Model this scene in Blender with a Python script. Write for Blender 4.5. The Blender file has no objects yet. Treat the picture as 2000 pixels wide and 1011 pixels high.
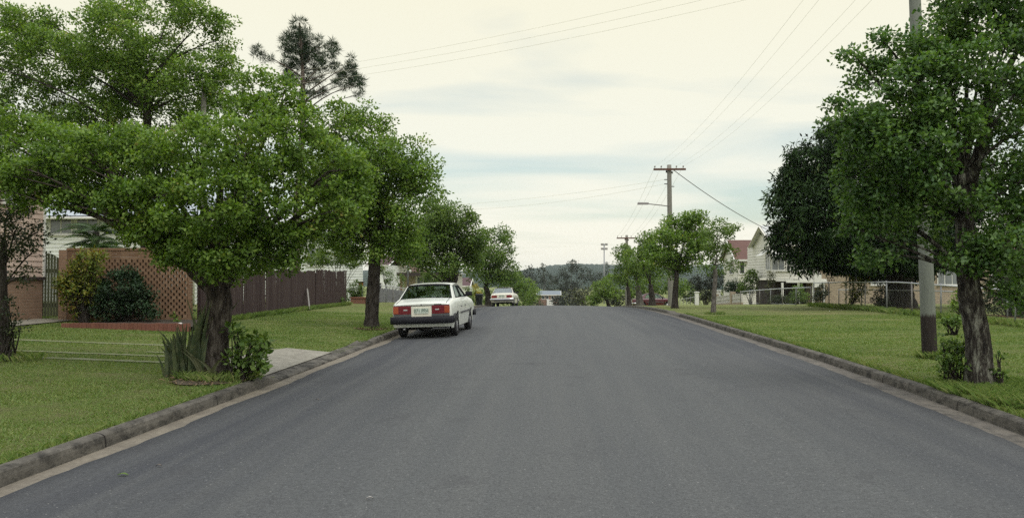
import bpy, bmesh, math, random
import numpy as np
from mathutils import Vector, Matrix, noise as mnoise

random.seed(7)
RNG = np.random.default_rng(11)
scene = bpy.context.scene
COL = scene.collection
R = math.radians

# ------------------------------------------------------------------ camera
F, H = 1583.0, 1.69
YAW = math.atan(67 / F)
PITCH = math.atan(31.5 / F)
cam = bpy.data.cameras.new('camera')
cam.sensor_width = 36.0
cam.lens = F / 2000 * 36
cam.clip_end = 9000
cam.clip_start = 0.05
co = bpy.data.objects.new('camera', cam)
COL.objects.link(co)
co.location = (0, 0, H)
co.rotation_euler = (math.pi / 2 + PITCH, 0, YAW)
scene.camera = co
_M = co.rotation_euler.to_matrix()
_r, _u, _f = _M @ Vector((1, 0, 0)), _M @ Vector((0, 1, 0)), _M @ Vector((0, 0, -1))


def at(px, py, Y):
    """measured direction in the photograph + distance along the street -> point in the place"""
    d = _f * F + _r * (px - 1000) + _u * (505.5 - py)
    return Vector((0, 0, H)) + d * (Y / d.y)


# ------------------------------------------------------------------ lie of the land
def prof(Y):
    Y = np.asarray(Y, float)
    u = np.clip(Y - 30, 0, 38)
    z = -u * u / (2 * 633.0)
    z = z - 0.06 * np.clip(Y - 68, 0, 132)
    return z


def Lk(Y):
    return np.interp(Y, [-20, 6.5, 12, 21, 45, 120], [-4.42, -4.34, -4.25, -4.18, -4.22, -4.3])


def Rk(Y):
    return np.interp(Y, [-20, 0, 8.5, 12, 16, 30, 45, 120], [4.3, 4.5, 5.0, 5.25, 5.38, 5.42, 5.4, 5.3])


def khl(Y):
    return np.interp(Y, [12.45, 12.6, 18.3, 20.0], [.135, .05, .05, .135])


def khr(Y):
    return np.interp(Y, [33.2, 33.8, 36.2, 36.8], [.135, .04, .04, .135])


def gz(X, Y):
    X, Y = np.broadcast_arrays(np.asarray(X, float), np.asarray(Y, float))
    L, Rr = Lk(Y), Rk(Y)
    dl, dr = L - X, X - Rr
    zl = khl(Y) + (.135 - khl(Y)) * np.clip(dl / 1.4, 0, 1) + .031 * np.clip(dl, 0, 14)
    zr = khr(Y) + (.135 - khr(Y)) * np.clip(dr / 1.4, 0, 1) + .010 * np.clip(dr, 0, 14)
    c, w = (L + Rr) / 2, (Rr - L) / 2
    zc = .015 + .11 * (1 - ((X - c) / w) ** 2)
    z = np.where(dl > 0, zl, np.where(dr > 0, zr, zc)) + prof(Y)
    return z if z.ndim else float(z)


def G(x, y):
    return float(gz(x, y))


# ------------------------------------------------------------------ materials
def new_mat(name):
    m = bpy.data.materials.new(name)
    m.use_nodes = True
    nt = m.node_tree
    b = nt.nodes['Principled BSDF']
    return m, nt, b


def N(nt, t, **kw):
    n = nt.nodes.new(t)
    for k, v in kw.items():
        setattr(n, k, v)
    return n


def noise(nt, vec, scale, detail=4, rough=.6, mapscale=None):
    if mapscale:
        mp = N(nt, 'ShaderNodeMapping')
        mp.inputs['Scale'].default_value = mapscale
        nt.links.new(vec, mp.inputs[0])
        vec = mp.outputs[0]
    n = N(nt, 'ShaderNodeTexNoise')
    n.inputs['Scale'].default_value = scale
    n.inputs['Detail'].default_value = detail
    n.inputs['Roughness'].default_value = rough
    nt.links.new(vec, n.inputs['Vector'])
    return n.outputs['Fac']


def ramp(nt, fac, stops):
    r = N(nt, 'ShaderNodeValToRGB')
    e = r.color_ramp.elements
    while len(e) < len(stops):
        e.new(.5)
    for i, (p, c) in enumerate(stops):
        e[i].position = p
        e[i].color = (*c, 1) if len(c) == 3 else c
    nt.links.new(fac, r.inputs[0])
    return r.outputs[0]


def mix(nt, fac, a, b, mode='MIX'):
    m = N(nt, 'ShaderNodeMix', data_type='RGBA', blend_type=mode)
    for s, v in ((m.inputs[0], fac), (m.inputs[6], a), (m.inputs[7], b)):
        if hasattr(v, 'links'):
            nt.links.new(v, s)
        elif isinstance(v, (int, float)):
            s.default_value = v
        else:
            s.default_value = (*v, 1)
    return m.outputs[2]


def math_n(nt, op, a, b=0.0, c=None, clamp=False):
    m = N(nt, 'ShaderNodeMath', operation=op, use_clamp=clamp)
    for s, v in zip(m.inputs, (a, b, c)):
        if v is None:
            continue
        if hasattr(v, 'links'):
            nt.links.new(v, s)
        else:
            s.default_value = v
    return m.outputs[0]


def bump(nt, b, h, strength=.4, dist=.02):
    bp = N(nt, 'ShaderNodeBump')
    bp.inputs['Strength'].default_value = strength
    bp.inputs['Distance'].default_value = dist
    nt.links.new(h, bp.inputs['Height'])
    nt.links.new(bp.outputs[0], b.inputs['Normal'])


def objco(nt):
    return N(nt, 'ShaderNodeTexCoord').outputs['Object']


def plain(name, c1, c2=None, scale=6, rough=.75, metal=0, bmp=0, bscale=40, spec=.4, mapscale=None, coat=0):
    m, nt, b = new_mat(name)
    v = objco(nt)
    c2 = c2 or tuple(x * .75 for x in c1)
    f = noise(nt, v, scale, 5, .65, mapscale)
    nt.links.new(ramp(nt, f, [(.3, c2), (.7, c1)]), b.inputs['Base Color'])
    b.inputs['Roughness'].default_value = rough
    b.inputs['Metallic'].default_value = metal
    b.inputs['Specular IOR Level'].default_value = spec
    b.inputs['Coat Weight'].default_value = coat
    if bmp:
        bump(nt, b, noise(nt, v, bscale, 6, .7, mapscale), bmp, .02)
    return m


def foliage(name, c_dark, c_mid, c_light, tip=None, trans=.25, rough=.55, spec=.3, cl=1.6):
    m, nt, b = new_mat(name)
    v = objco(nt)
    g = N(nt, 'ShaderNodeNewGeometry')
    f = math_n(nt, 'ADD', math_n(nt, 'MULTIPLY', noise(nt, v, cl, 3), .6),
               math_n(nt, 'MULTIPLY', g.outputs['Random Per Island'], .42))
    stops = [(.28, c_dark), (.5, c_mid), (.74, c_light)]
    if tip:
        stops.append((.80, tip))
    c = ramp(nt, f, stops)
    nt.links.new(c, b.inputs['Base Color'])
    b.inputs['Roughness'].default_value = rough
    b.inputs['Specular IOR Level'].default_value = spec
    t = N(nt, 'ShaderNodeBsdfTranslucent')
    nt.links.new(mix(nt, 1.0, c, (1.25, 1.3, .6), 'MULTIPLY'), t.inputs['Color'])
    ms = N(nt, 'ShaderNodeMixShader')
    ms.inputs[0].default_value = trans
    nt.links.new(b.outputs[0], ms.inputs[1])
    nt.links.new(t.outputs[0], ms.inputs[2])
    nt.links.new(ms.outputs[0], nt.nodes['Material Output'].inputs['Surface'])
    return m


def bark(name, c1, c2, c3=None, vs=1.0):
    m, nt, b = new_mat(name)
    v = objco(nt)
    f = noise(nt, v, 14 * vs, 7, .75, (1, 1, .28))
    f2 = noise(nt, v, 3.2, 4, .6)
    c = ramp(nt, f, [(.38, c2), (.50, c1), (.62, c3 or c1)])
    nt.links.new(mix(nt, math_n(nt, 'MULTIPLY', f2, .35), c, tuple(x * .55 for x in c1)), b.inputs['Base Color'])
    b.inputs['Roughness'].default_value = .95
    b.inputs['Specular IOR Level'].default_value = .15
    vo = N(nt, 'ShaderNodeTexVoronoi', feature='DISTANCE_TO_EDGE')
    vo.inputs['Scale'].default_value = 22 * vs
    mp = N(nt, 'ShaderNodeMapping')
    mp.inputs['Scale'].default_value = (1, 1, .22)
    nt.links.new(v, mp.inputs[0])
    nt.links.new(mp.outputs[0], vo.inputs['Vector'])
    h = math_n(nt, 'ADD', math_n(nt, 'MULTIPLY', vo.outputs['Distance'], 1.6), f)
    bump(nt, b, h, 1.0, .03)
    return m


def glass(name, tint=(.45, .52, .5), mixf=.45, rough=.05):
    m, nt, b = new_mat(name)
    nt.nodes.remove(b)
    t = N(nt, 'ShaderNodeBsdfTransparent')
    t.inputs[0].default_value = (*tint, 1)
    g = N(nt, 'ShaderNodeBsdfGlossy')
    g.inputs['Roughness'].default_value = rough
    g.inputs['Color'].default_value = (.8, .85, .85, 1)
    fr = N(nt, 'ShaderNodeFresnel')
    fr.inputs[0].default_value = 1.5
    ms = N(nt, 'ShaderNodeMixShader')
    nt.links.new(math_n(nt, 'MULTIPLY_ADD', fr.outputs[0], .22, mixf * .15), ms.inputs[0])
    nt.links.new(t.outputs[0], ms.inputs[1])
    nt.links.new(g.outputs[0], ms.inputs[2])
    nt.links.new(ms.outputs[0], nt.nodes['Material Output'].inputs['Surface'])
    return m


def brick(name, c1, c2, mortar, bw=.23, rh=.086, ms=.012):
    m, nt, b = new_mat(name)
    v = objco(nt)
    s = N(nt, 'ShaderNodeSeparateXYZ')
    nt.links.new(v, s.inputs[0])
    cx = N(nt, 'ShaderNodeCombineXYZ')
    nt.links.new(math_n(nt, 'ADD', s.outputs[0], s.outputs[1]), cx.inputs[0])
    nt.links.new(s.outputs[2], cx.inputs[1])
    t = N(nt, 'ShaderNodeTexBrick')
    t.inputs['Scale'].default_value = 1
    t.inputs['Brick Width'].default_value = bw
    t.inputs['Row Height'].default_value = rh
    t.inputs['Mortar Size'].default_value = ms
    t.inputs['Color1'].default_value = (*c1, 1)
    t.inputs['Color2'].default_value = (*c2, 1)
    t.inputs['Mortar'].default_value = (*mortar, 1)
    nt.links.new(cx.outputs[0], t.inputs['Vector'])
    n = noise(nt, v, 2.0, 5)
    nt.links.new(mix(nt, math_n(nt, 'MULTIPLY', n, .5), t.outputs['Color'], tuple(x * .6 for x in c1)), b.inputs['Base Color'])
    b.inputs['Roughness'].default_value = .9
    bump(nt, b, math_n(nt, 'SUBTRACT', 1.0, t.outputs['Fac']), .6, .01)
    return m


def island(name, cs, rough=.85, scale=8, amt=.35, bmp=.3, mapscale=None):
    """every separate board or brick of a mesh takes its own tone"""
    m, nt, b = new_mat(name)
    g = N(nt, 'ShaderNodeNewGeometry')
    k = len(cs) - 1
    c = ramp(nt, g.outputs['Random Per Island'], [(i / k, x) for i, x in enumerate(cs)])
    v = objco(nt)
    n = noise(nt, v, scale, 6, .7, mapscale)
    nt.links.new(mix(nt, math_n(nt, 'MULTIPLY', n, amt * 2), c, tuple(x * .45 for x in cs[0])), b.inputs['Base Color'])
    b.inputs['Roughness'].default_value = rough
    b.inputs['Specular IOR Level'].default_value = .2
    if bmp:
        bump(nt, b, n, bmp, .01)
    return m


def asphalt():
    m, nt, b = new_mat('asphalt')
    v = objco(nt)
    s = N(nt, 'ShaderNodeSeparateXYZ')
    nt.links.new(v, s.inputs[0])
    x = s.outputs[0]
    warp = noise(nt, v, .55, 4, .6, (1, .25, 1))
    xx = math_n(nt, 'ADD', x, math_n(nt, 'MULTIPLY_ADD', warp, 1.5, -.75))
    d = math_n(nt, 'ABSOLUTE', math_n(nt, 'SUBTRACT', xx, .55))
    edge = math_n(nt, 'SMOOTH_MIN', math_n(nt, 'MULTIPLY', math_n(nt, 'MAXIMUM', math_n(nt, 'SUBTRACT', d, 1.7), 0.0), .42), 1.0, .2)
    worn = mix(nt, edge, (.086, .090, .089), (.044, .047, .054))
    patch = noise(nt, v, .38, 5, .62, (1, .5, 1))
    worn = mix(nt, math_n(nt, 'MULTIPLY_ADD', patch, 1.3, -.45, clamp=True), worn, (.072, .075, .077))
    streak = noise(nt, v, 2.2, 4, .6, (1.3, .05, 1))
    worn = mix(nt, math_n(nt, 'MULTIPLY_ADD', streak, 1.6, -.62, clamp=True), worn, (.106, .108, .103))
    st = noise(nt, v, 95, 3, .75)
    st2 = noise(nt, v, 30, 3, .8)
    sp = math_n(nt, 'MULTIPLY', math_n(nt, 'MULTIPLY_ADD', st, 2.2, -.1), math_n(nt, 'MULTIPLY_ADD', st2, 1.3, .35))
    sp = math_n(nt, 'MAXIMUM', sp, .25)
    stone = N(nt, 'ShaderNodeTexVoronoi')
    stone.inputs['Scale'].default_value = 26
    nt.links.new(v, stone.inputs['Vector'])
    pick = noise(nt, v, 40, 1)
    chip = math_n(nt, 'MULTIPLY', math_n(nt, 'LESS_THAN', stone.outputs['Distance'], .16), math_n(nt, 'GREATER_THAN', pick, .60))
    tone = mix(nt, chip, mix(nt, 1.0, worn, sp, 'MULTIPLY'), (.24, .235, .22))
    stain = ramp(nt, noise(nt, v, 1.1, 7, .75), [(.56, (0, 0, 0)), (.72, (.6, .6, .6))])
    nt.links.new(mix(nt, stain, tone, (.05, .05, .053)), b.inputs['Base Color'])
    vo = N(nt, 'ShaderNodeTexVoronoi', feature='DISTANCE_TO_EDGE')
    b.inputs['Roughness'].default_value = .88
    b.inputs['Specular IOR Level'].default_value = .28
    bump(nt, b, st, .6, .008)
    return m


def lawn():
    m, nt, b = new_mat('lawn')
    v = objco(nt)
    a = noise(nt, v, .45, 5, .65)
    c = noise(nt, v, 2.6, 6, .7)
    f = noise(nt, v, 45, 4, .8)
    f2 = noise(nt, v, 14, 5, .8)
    col = ramp(nt, a, [(.30, (.115, .175, .040)), (.48, (.175, .225, .062)), (.66, (.25, .25, .10))])
    col = mix(nt, ramp(nt, c, [(.42, (0, 0, 0)), (.68, (.85, .85, .85))]), col, (.225, .205, .105))
    col = mix(nt, ramp(nt, f2, [(.50, (0, 0, 0)), (.75, (.7, .7, .7))]), col, (.055, .078, .022))
    k = math_n(nt, 'MULTIPLY_ADD', f, 1.5, .25)
    nt.links.new(mix(nt, 1.0, col, k, 'MULTIPLY'), b.inputs['Base Color'])
    b.inputs['Roughness'].default_value = .95
    b.inputs['Specular IOR Level'].default_value = .1
    bump(nt, b, math_n(nt, 'ADD', f, f2), 1.0, .05)
    return m


def concrete(name, c1, c2, joint=None, stain=(.05, .045, .04), amt=.6):
    m, nt, b = new_mat(name)
    v = objco(nt)
    f = noise(nt, v, 1.7, 6, .7)
    g = noise(nt, v, 26, 5, .75)
    col = ramp(nt, f, [(.32, c2), (.68, c1)])
    s = noise(nt, v, 5.5, 6, .72, (1, .7, 1.6))
    col = mix(nt, math_n(nt, 'MULTIPLY', ramp(nt, s, [(.44, (0, 0, 0)), (.66, (1, 1, 1))]), amt), col, stain)
    col = mix(nt, 1.0, col, math_n(nt, 'MULTIPLY_ADD', g, .9, .55), 'MULTIPLY')
    if joint:
        sp = N(nt, 'ShaderNodeSeparateXYZ')
        nt.links.new(v, sp.inputs[0])
        w = math_n(nt, 'PINGPONG', sp.outputs[1], joint)
        jn = math_n(nt, 'LESS_THAN', w, .012)
        col = mix(nt, jn, col, (.02, .018, .016))
    nt.links.new(col, b.inputs['Base Color'])
    b.inputs['Roughness'].default_value = .92
    b.inputs['Specular IOR Level'].default_value = .2
    bump(nt, b, math_n(nt, 'ADD', g, s), .7, .012)
    return m


M = {}
M['asphalt'] = asphalt()
M['lawn'] = lawn()
M['kerb'] = concrete('kerb_concrete', (.165, .152, .128), (.092, .085, .072), 1.3, (.026, .025, .022), .95)
M['gutter'] = concrete('gutter_sand', (.25, .22, .17), (.175, .155, .125), None, (.11, .095, .075), .6)
M['gutter_r'] = concrete('gutter_worn', (.19, .17, .14), (.115, .105, .092), None, (.055, .052, .047), .8)
M['slab'] = concrete('slab_concrete', (.34, .32, .265), (.24, .225, .185), None, (.13, .12, .095), .5)
M['track'] = concrete('worn_track', (.22, .22, .15), (.16, .175, .08), None, (.12, .15, .05), .8)
M['grass'] = foliage('grass_blades', (.085, .15, .03), (.16, .24, .058), (.25, .28, .10), (.33, .30, .14), trans=.32, cl=.5)
M['soil'] = plain('bare_soil', (.13, .10, .07), (.07, .055, .038), 9, .95, bmp=.8)
M['litter'] = island('dead_leaves', [(.16, .10, .055), (.24, .17, .09), (.12, .075, .045), (.28, .22, .13)], .8, 8, .1, 0)
M['weed'] = foliage('weed_leaves', (.06, .115, .026), (.12, .20, .045), (.185, .27, .07), trans=.35)
M['leaf'] = foliage('camphor_leaves', (.072, .140, .025), (.150, .255, .042), (.245, .352, .068), (.34, .305, .082), trans=.40, rough=.5, spec=.3)
M['leaf_right'] = foliage('camphor_leaves_deep', (.048, .108, .030), (.098, .190, .048), (.175, .285, .072), (.23, .34, .095), trans=.4, rough=.42, spec=.4)
M['leaf_far'] = foliage('street_tree_leaves', (.065, .125, .03), (.13, .21, .045), (.21, .295, .075), trans=.4, cl=.8)
M['leaf_lime'] = foliage('lime_leaves', (.085, .15, .026), (.15, .245, .045), (.23, .31, .07), trans=.4, cl=.8)
M['leaf_mango'] = foliage('mango_leaves', (.011, .026, .007), (.021, .049, .011), (.046, .084, .021), (.07, .065, .023), trans=.06, rough=.6, spec=.12, cl=.7)
M['leaf_pine'] = foliage('pine_needles', (.024, .048, .024), (.042, .075, .036), (.07, .105, .052), trans=.2, cl=1)
M['leaf_gum'] = foliage('gum_leaves', (.028, .038, .028), (.045, .055, .040), (.070, .078, .055), trans=.15, cl=.15)
M['leaf_olive'] = foliage('olive_brown_leaves', (.05, .06, .03), (.085, .095, .045), (.14, .135, .075), trans=.2, cl=.2)
M['leaf_dusk'] = foliage('dusky_leaves', (.022, .036, .014), (.042, .062, .022), (.075, .085, .035), trans=.2)
M['leaf_shrub'] = foliage('dark_shrub_leaves', (.014, .036, .016), (.028, .062, .024), (.05, .095, .038), trans=.15)
M['leaf_croton'] = foliage('croton_leaves', (.07, .12, .018), (.16, .21, .034), (.33, .30, .05), (.42, .14, .03), trans=.3, cl=3)
M['leaf_yellow'] = foliage('yellow_shrub_leaves', (.20, .19, .03), (.40, .33, .04), (.5, .4, .06), trans=.25, cl=2)
M['leaf_snake'] = foliage('snake_plant_leaves', (.026, .042, .018), (.05, .072, .032), (.13, .14, .062), trans=.08, cl=9)
M['leaf_palm'] = foliage('palm_leaves', (.035, .075, .02), (.065, .13, .03), (.11, .18, .05), trans=.25, cl=2)
M['bark'] = bark('camphor_bark', (.07, .057, .048), (.014, .011, .010), (.16, .14, .12))
M['bark_dark'] = bark('dark_bark', (.05, .042, .035), (.016, .013, .011), (.085, .075, .065))
M['bark_lichen'] = bark('lichen_bark', (.06, .052, .044), (.010, .009, .008), (.27, .27, .22))
M['bark_grey'] = bark('grey_bark', (.14, .125, .11), (.05, .043, .037), (.20, .185, .165))
M['bark_pine'] = bark('pine_bark', (.15, .115, .095), (.06, .045, .038), (.19, .16, .14))
M['white_paint'] = plain('white_car_paint', (.74, .76, .69), (.68, .70, .63), 3, .28, spec=.5, coat=.35)
M['cream_paint'] = plain('cream_car_paint', (.74, .72, .60), (.68, .66, .54), 3, .35, spec=.5, coat=.3)
M['maroon_paint'] = plain('maroon_car_paint', (.085, .010, .017), (.07, .009, .014), 3, .3, spec=.5, coat=.4)
M['black_plastic'] = plain('black_plastic', (.016, .016, .021), None, 8, .6, spec=.22)
M['grey_plastic'] = plain('grey_plastic', (.10, .10, .105), None, 8, .5)
M['rubber'] = plain('tyre_rubber', (.02, .02, .021), None, 20, .85, bmp=.3)
M['underbody'] = plain('underbody', (.018, .016, .015), None, 8, .9)
M['hub'] = plain('hub_steel', (.42, .42, .43), (.3, .3, .31), 8, .35, .6)
M['chrome'] = plain('chrome', (.55, .55, .55), (.42, .42, .42), 8, .2, .9)
M['red_lens'] = plain('red_lens', (.20, .012, .022), (.15, .01, .018), 30, .22, spec=.6)
M['amber_lens'] = plain('amber_lens', (.36, .075, .03), (.30, .06, .025), 30, .22, spec=.6)
M['clear_lens'] = plain('clear_lens', (.55, .55, .52), None, 30, .15, spec=.6)
M['plate'] = plain('plate_white', (.58, .64, .56), (.52, .58, .5), 10, .5)
M['plate_text'] = plain('plate_green', (.035, .10, .065), None, 10, .5)
M['seat'] = plain('seat_cloth', (.07, .068, .075), None, 10, .9)
M['carglass'] = glass('car_glass', (.72, .78, .76), .25)
M['window'] = plain('window_glass', (.05, .055, .06), (.03, .033, .037), 1.2, .08, spec=.8)
M['curtain_glass'] = plain('curtained_glass', (.22, .24, .25), (.12, .13, .14), 2.2, .15, spec=.7, mapscale=(3, 3, .4))
M['white_boards'] = plain('white_weatherboard', (.78, .80, .75), (.72, .74, .69), 1.5, .7)
M['cream_boards'] = plain('cream_weatherboard', (.72, .70, .62), (.64, .62, .55), 1.5, .7)
M['pink_boards'] = plain('pink_weatherboard', (.60, .46, .38), (.52, .40, .33), 1.5, .75)
M['white_trim'] = plain('white_trim', (.74, .73, .68), (.66, .65, .6), 4, .6)
M['dark_trim'] = plain('dark_trim', (.05, .035, .032), None, 4, .7)
M['iron_roof'] = plain('iron_roof', (.42, .46, .49), (.34, .38, .41), 1.2, .5, .2)
M['pale_roof'] = plain('pale_roof', (.56, .57, .55), (.48, .49, .47), 1.2, .6)
M['tile_roof'] = brick('tile_roof', (.165, .085, .065), (.13, .068, .055), (.08, .045, .04), .3, .22, .02)
M['dark_tile'] = plain('dark_tile_roof', (.10, .05, .052), (.07, .038, .04), 3, .8)
M['cream_brick'] = brick('cream_brick', (.46, .37, .26), (.37, .29, .205), (.27, .23, .18), .30, .125, .018)
M['tan_brick'] = brick('tan_brick', (.30, .19, .125), (.25, .155, .10), (.27, .19, .13))
M['red_brick'] = brick('red_brick', (.23, .10, .065), (.18, .075, .05), (.20, .12, .085))
M['orange_brick'] = brick('orange_brick', (.28, .17, .13), (.24, .14, .105), (.24, .17, .13))
M['wall_bricks'] = island('lattice_bricks', [(.20, .12, .072), (.285, .18, .11), (.24, .145, .088), (.33, .22, .14)], amt=.38)
M['edge_bricks'] = island('edging_bricks', [(.20, .085, .06), (.26, .12, .085), (.22, .095, .07)], amt=.3)
M['paling'] = island('brown_palings', [(.060, .040, .038), (.088, .060, .056), (.07, .047, .045), (.105, .075, .07)], .9, 10, .35, .5, (1, 1, .15))
M['grey_paling'] = island('grey_palings', [(.19, .19, .20), (.26, .26, .27), (.22, .22, .23)], .9, 10, .3, .4, (1, 1, .15))
M['gate_green'] = island('olive_gate_boards', [(.085, .095, .055), (.11, .12, .07), (.095, .105, .06)], .8, 8, .25, .2, (1, 1, .2))
M['galv'] = plain('galvanised_steel', (.30, .31, .32), (.22, .22, .23), 12, .5, .3)
M['pale_galv'] = plain('pale_galvanised_rail', (.52, .54, .55), (.42, .43, .44), 12, .5, .2)
M['rust_pipe'] = plain('rusted_pipe', (.16, .075, .045), (.09, .045, .03), 9, .85)
M['wire'] = plain('cable', (.12, .12, .11), None, 4, .7)
M['pale_wire'] = plain('pale_cable', (.80, .78, .60), None, 4, .7)
M['pole_wood'] = plain('grey_pole_timber', (.26, .25, .215), (.19, .18, .155), 6, .9, bmp=.5, bscale=18, mapscale=(3, 3, .15))
M['arm_wood'] = plain('brown_crossarm', (.13, .065, .045), None, 6, .85)
M['porcelain'] = plain('porcelain', (.20, .16, .13), None, 6, .3)
M['lamp_metal'] = plain('lamp_grey', (.26, .24, .23), None, 6, .6)
M['slate_roof'] = plain('slate_roof', (.20, .23, .26), (.15, .18, .2), 1.2, .7)
M['bin'] = plain('bin_plastic', (.035, .037, .045), None, 6, .5)
M['old_plank'] = plain('weathered_plank', (.40, .38, .35), (.28, .27, .25), 8, .9, mapscale=(4, 4, .3))
M['dead_wood'] = plain('dead_wood', (.20, .17, .14), (.11, .09, .075), 12, .95)
M['white_block'] = plain('white_breeze_block', (.62, .60, .55), (.52, .5, .45), 6, .85)
M['hill'] = None


def pole_stain():
    m, nt, b = new_mat('stained_pole_timber')
    v = objco(nt)
    s = N(nt, 'ShaderNodeSeparateXYZ')
    nt.links.new(v, s.inputs[0])
    f = noise(nt, v, 9, 7, .75, (2.2, 2.2, .22))
    fine = noise(nt, v, 70, 4, .8)
    c = ramp(nt, f, [(.3, (.17, .185, .16)), (.7, (.25, .265, .23))])
    c = mix(nt, math_n(nt, 'MULTIPLY', fine, .45), c, (.13, .14, .12))
    low = ramp(nt, f, [(.3, (.02, .017, .016)), (.62, (.048, .039, .035)), (.8, (.09, .075, .066))])
    k = math_n(nt, 'MULTIPLY', math_n(nt, 'SUBTRACT', math_n(nt, 'MULTIPLY_ADD', f, .3, .68), s.outputs[2]), 14.0, clamp=True)
    nt.links.new(mix(nt, k, c, low), b.inputs['Base Color'])
    b.inputs['Roughness'].default_value = .95
    b.inputs['Specular IOR Level'].default_value = .15
    bump(nt, b, f, .7, .02)
    return m


M['pole_stain'] = pole_stain()


# ------------------------------------------------------------------ mesh builder
class MB:
    def __init__(s):
        s.v, s.f = [], []

    def add(s, vs, fs):
        k = len(s.v)
        s.v += [tuple(p) for p in vs]
        s.f += [tuple(i + k for i in f) for f in fs]
        return s

    def hexa(s, p):
        return s.add(p, [(0, 3, 2, 1), (4, 5, 6, 7), (0, 1, 5, 4), (1, 2, 6, 5), (2, 3, 7, 6), (3, 0, 4, 7)])

    def box(s, x0, x1, y0, y1, z0, z1):
        return s.hexa([(x0, y0, z0), (x1, y0, z0), (x1, y1, z0), (x0, y1, z0),
                       (x0, y0, z1), (x1, y0, z1), (x1, y1, z1), (x0, y1, z1)])

    def bbox(s, o, u, n, a, b, c):
        """box in a wall's own frame: a along u, b along the outward normal n, c upward"""
        o, u, n, w = Vector(o), Vector(u), Vector(n), Vector((0, 0, 1))
        return s.hexa([o + u * x + n * y + w * z for z in c for x, y in ((a[0], b[0]), (a[1], b[0]), (a[1], b[1]), (a[0], b[1]))])

    def beam(s, p, q, wd, th, up=(0, 0, 1)):
        p, q = Vector(p), Vector(q)
        d = (q - p).normalized()
        a = d.cross(Vector(up))
        if a.length < 1e-4:
            a = Vector((1, 0, 0))
        a.normalize()
        b = a.cross(d)
        a, b = a * wd / 2, b * th / 2
        return s.hexa([p - a - b, p + a - b, p + a + b, p - a + b, q - a - b, q + a - b, q + a + b, q - a + b])

    def tube(s, pts, rad, n=8, jit=0.0, caps=True):
        pts = [Vector(p) for p in pts]
        if not hasattr(rad, '__len__'):
            rad = [rad] * len(pts)
        k0 = len(s.v)
        ref = Vector((0.31, 0.95, 0.05)).normalized()
        for i, p in enumerate(pts):
            d = (pts[min(i + 1, len(pts) - 1)] - pts[max(i - 1, 0)])
            d = d.normalized() if d.length > 1e-9 else Vector((0, 0, 1))
            a = d.cross(ref)
            if a.length < .1:
                a = d.cross(Vector((1, 0, 0)))
            a.normalize()
            b = d.cross(a)
            for j in range(n):
                t = 2 * math.pi * j / n
                r = rad[i] * (1 + (random.uniform(-jit, jit) if jit else 0))
                s.v.append(tuple(p + a * (math.cos(t) * r) + b * (math.sin(t) * r)))
        for i in range(len(pts) - 1):
            for j in range(n):
                j2 = (j + 1) % n
                s.f.append((k0 + i * n + j, k0 + i * n + j2, k0 + (i + 1) * n + j2, k0 + (i + 1) * n + j))
        if caps:
            s.f.append(tuple(k0 + j for j in range(n))[::-1])
            e = k0 + (len(pts) - 1) * n
            s.f.append(tuple(e + j for j in range(n)))
        return s

    def boards(s, o, u, n, w, z0, z1, pitch=.17):
        """overlapping weatherboards: each one leans out at its lower edge"""
        o, u, n = Vector(o), Vector(u), Vector(n)
        k = max(1, round((z1 - z0) / pitch))
        h = (z1 - z0) / k
        for i in range(k):
            za, zb = z0 + i * h, z0 + (i + 1) * h
            p = [o + n * .028 + Vector((0, 0, za)), o + u * w + n * .028 + Vector((0, 0, za)),
                 o + u * w + n * .004 + Vector((0, 0, zb)), o + n * .004 + Vector((0, 0, zb)),
                 o + Vector((0, 0, za)), o + u * w + Vector((0, 0, za))]
            s.add(p, [(0, 1, 2, 3), (4, 5, 1, 0)])
        return s

    def grid(s, P):
        r, c = len(P), len(P[0])
        k = len(s.v)
        for row in P:
            s.v += [tuple(p) for p in row]
        for i in range(r - 1):
            for j in range(c - 1):
                s.f.append((k + i * c + j, k + i * c + j + 1, k + (i + 1) * c + j + 1, k + (i + 1) * c + j))
        return s

    def build(s, name, m, parent=None, smooth=False, bevel=0, rel=True):
        me = bpy.data.meshes.new(name)
        v = s.v
        if parent is not None and rel:
            inv = parent_world(parent).inverted()
            v = [tuple(inv @ Vector(p)) for p in v]
        me.from_pydata(v, [], s.f)
        me.materials.append(m)
        if smooth:
            me.polygons.foreach_set('use_smooth', [True] * len(me.polygons))
        o = bpy.data.objects.new(name, me)
        COL.objects.link(o)
        if parent is not None:
            o.parent = parent
        if bevel:
            bv = o.modifiers.new('bevel', 'BEVEL')
            bv.width = bevel
            bv.segments = 2
            bv.limit_method = 'ANGLE'
        return o


def parent_world(p):
    m = p.matrix_basis.copy()
    while p.parent is not None:
        p = p.parent
        m = p.matrix_basis @ m
    return m


def tag(o, label=None, cat=None, group=None, kind=None):
    if label:
        o['label'] = label
    if cat:
        o['category'] = cat
    if group:
        o['group'] = group
    if kind:
        o['kind'] = kind
    return o


def thing(name, label, cat, loc, rz=0, group=None):
    o = bpy.data.objects.new(name, None)
    COL.objects.link(o)
    o.location = loc
    o.rotation_euler = (0, 0, rz)
    o.empty_display_size = .2
    return tag(o, label, cat, group)


def copy_tree(o, parent=None):
    c = o.copy()
    COL.objects.link(c)
    if parent is not None:
        c.parent = parent
    for ch in list(o.children):
        copy_tree(ch, c)
    return c


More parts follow.
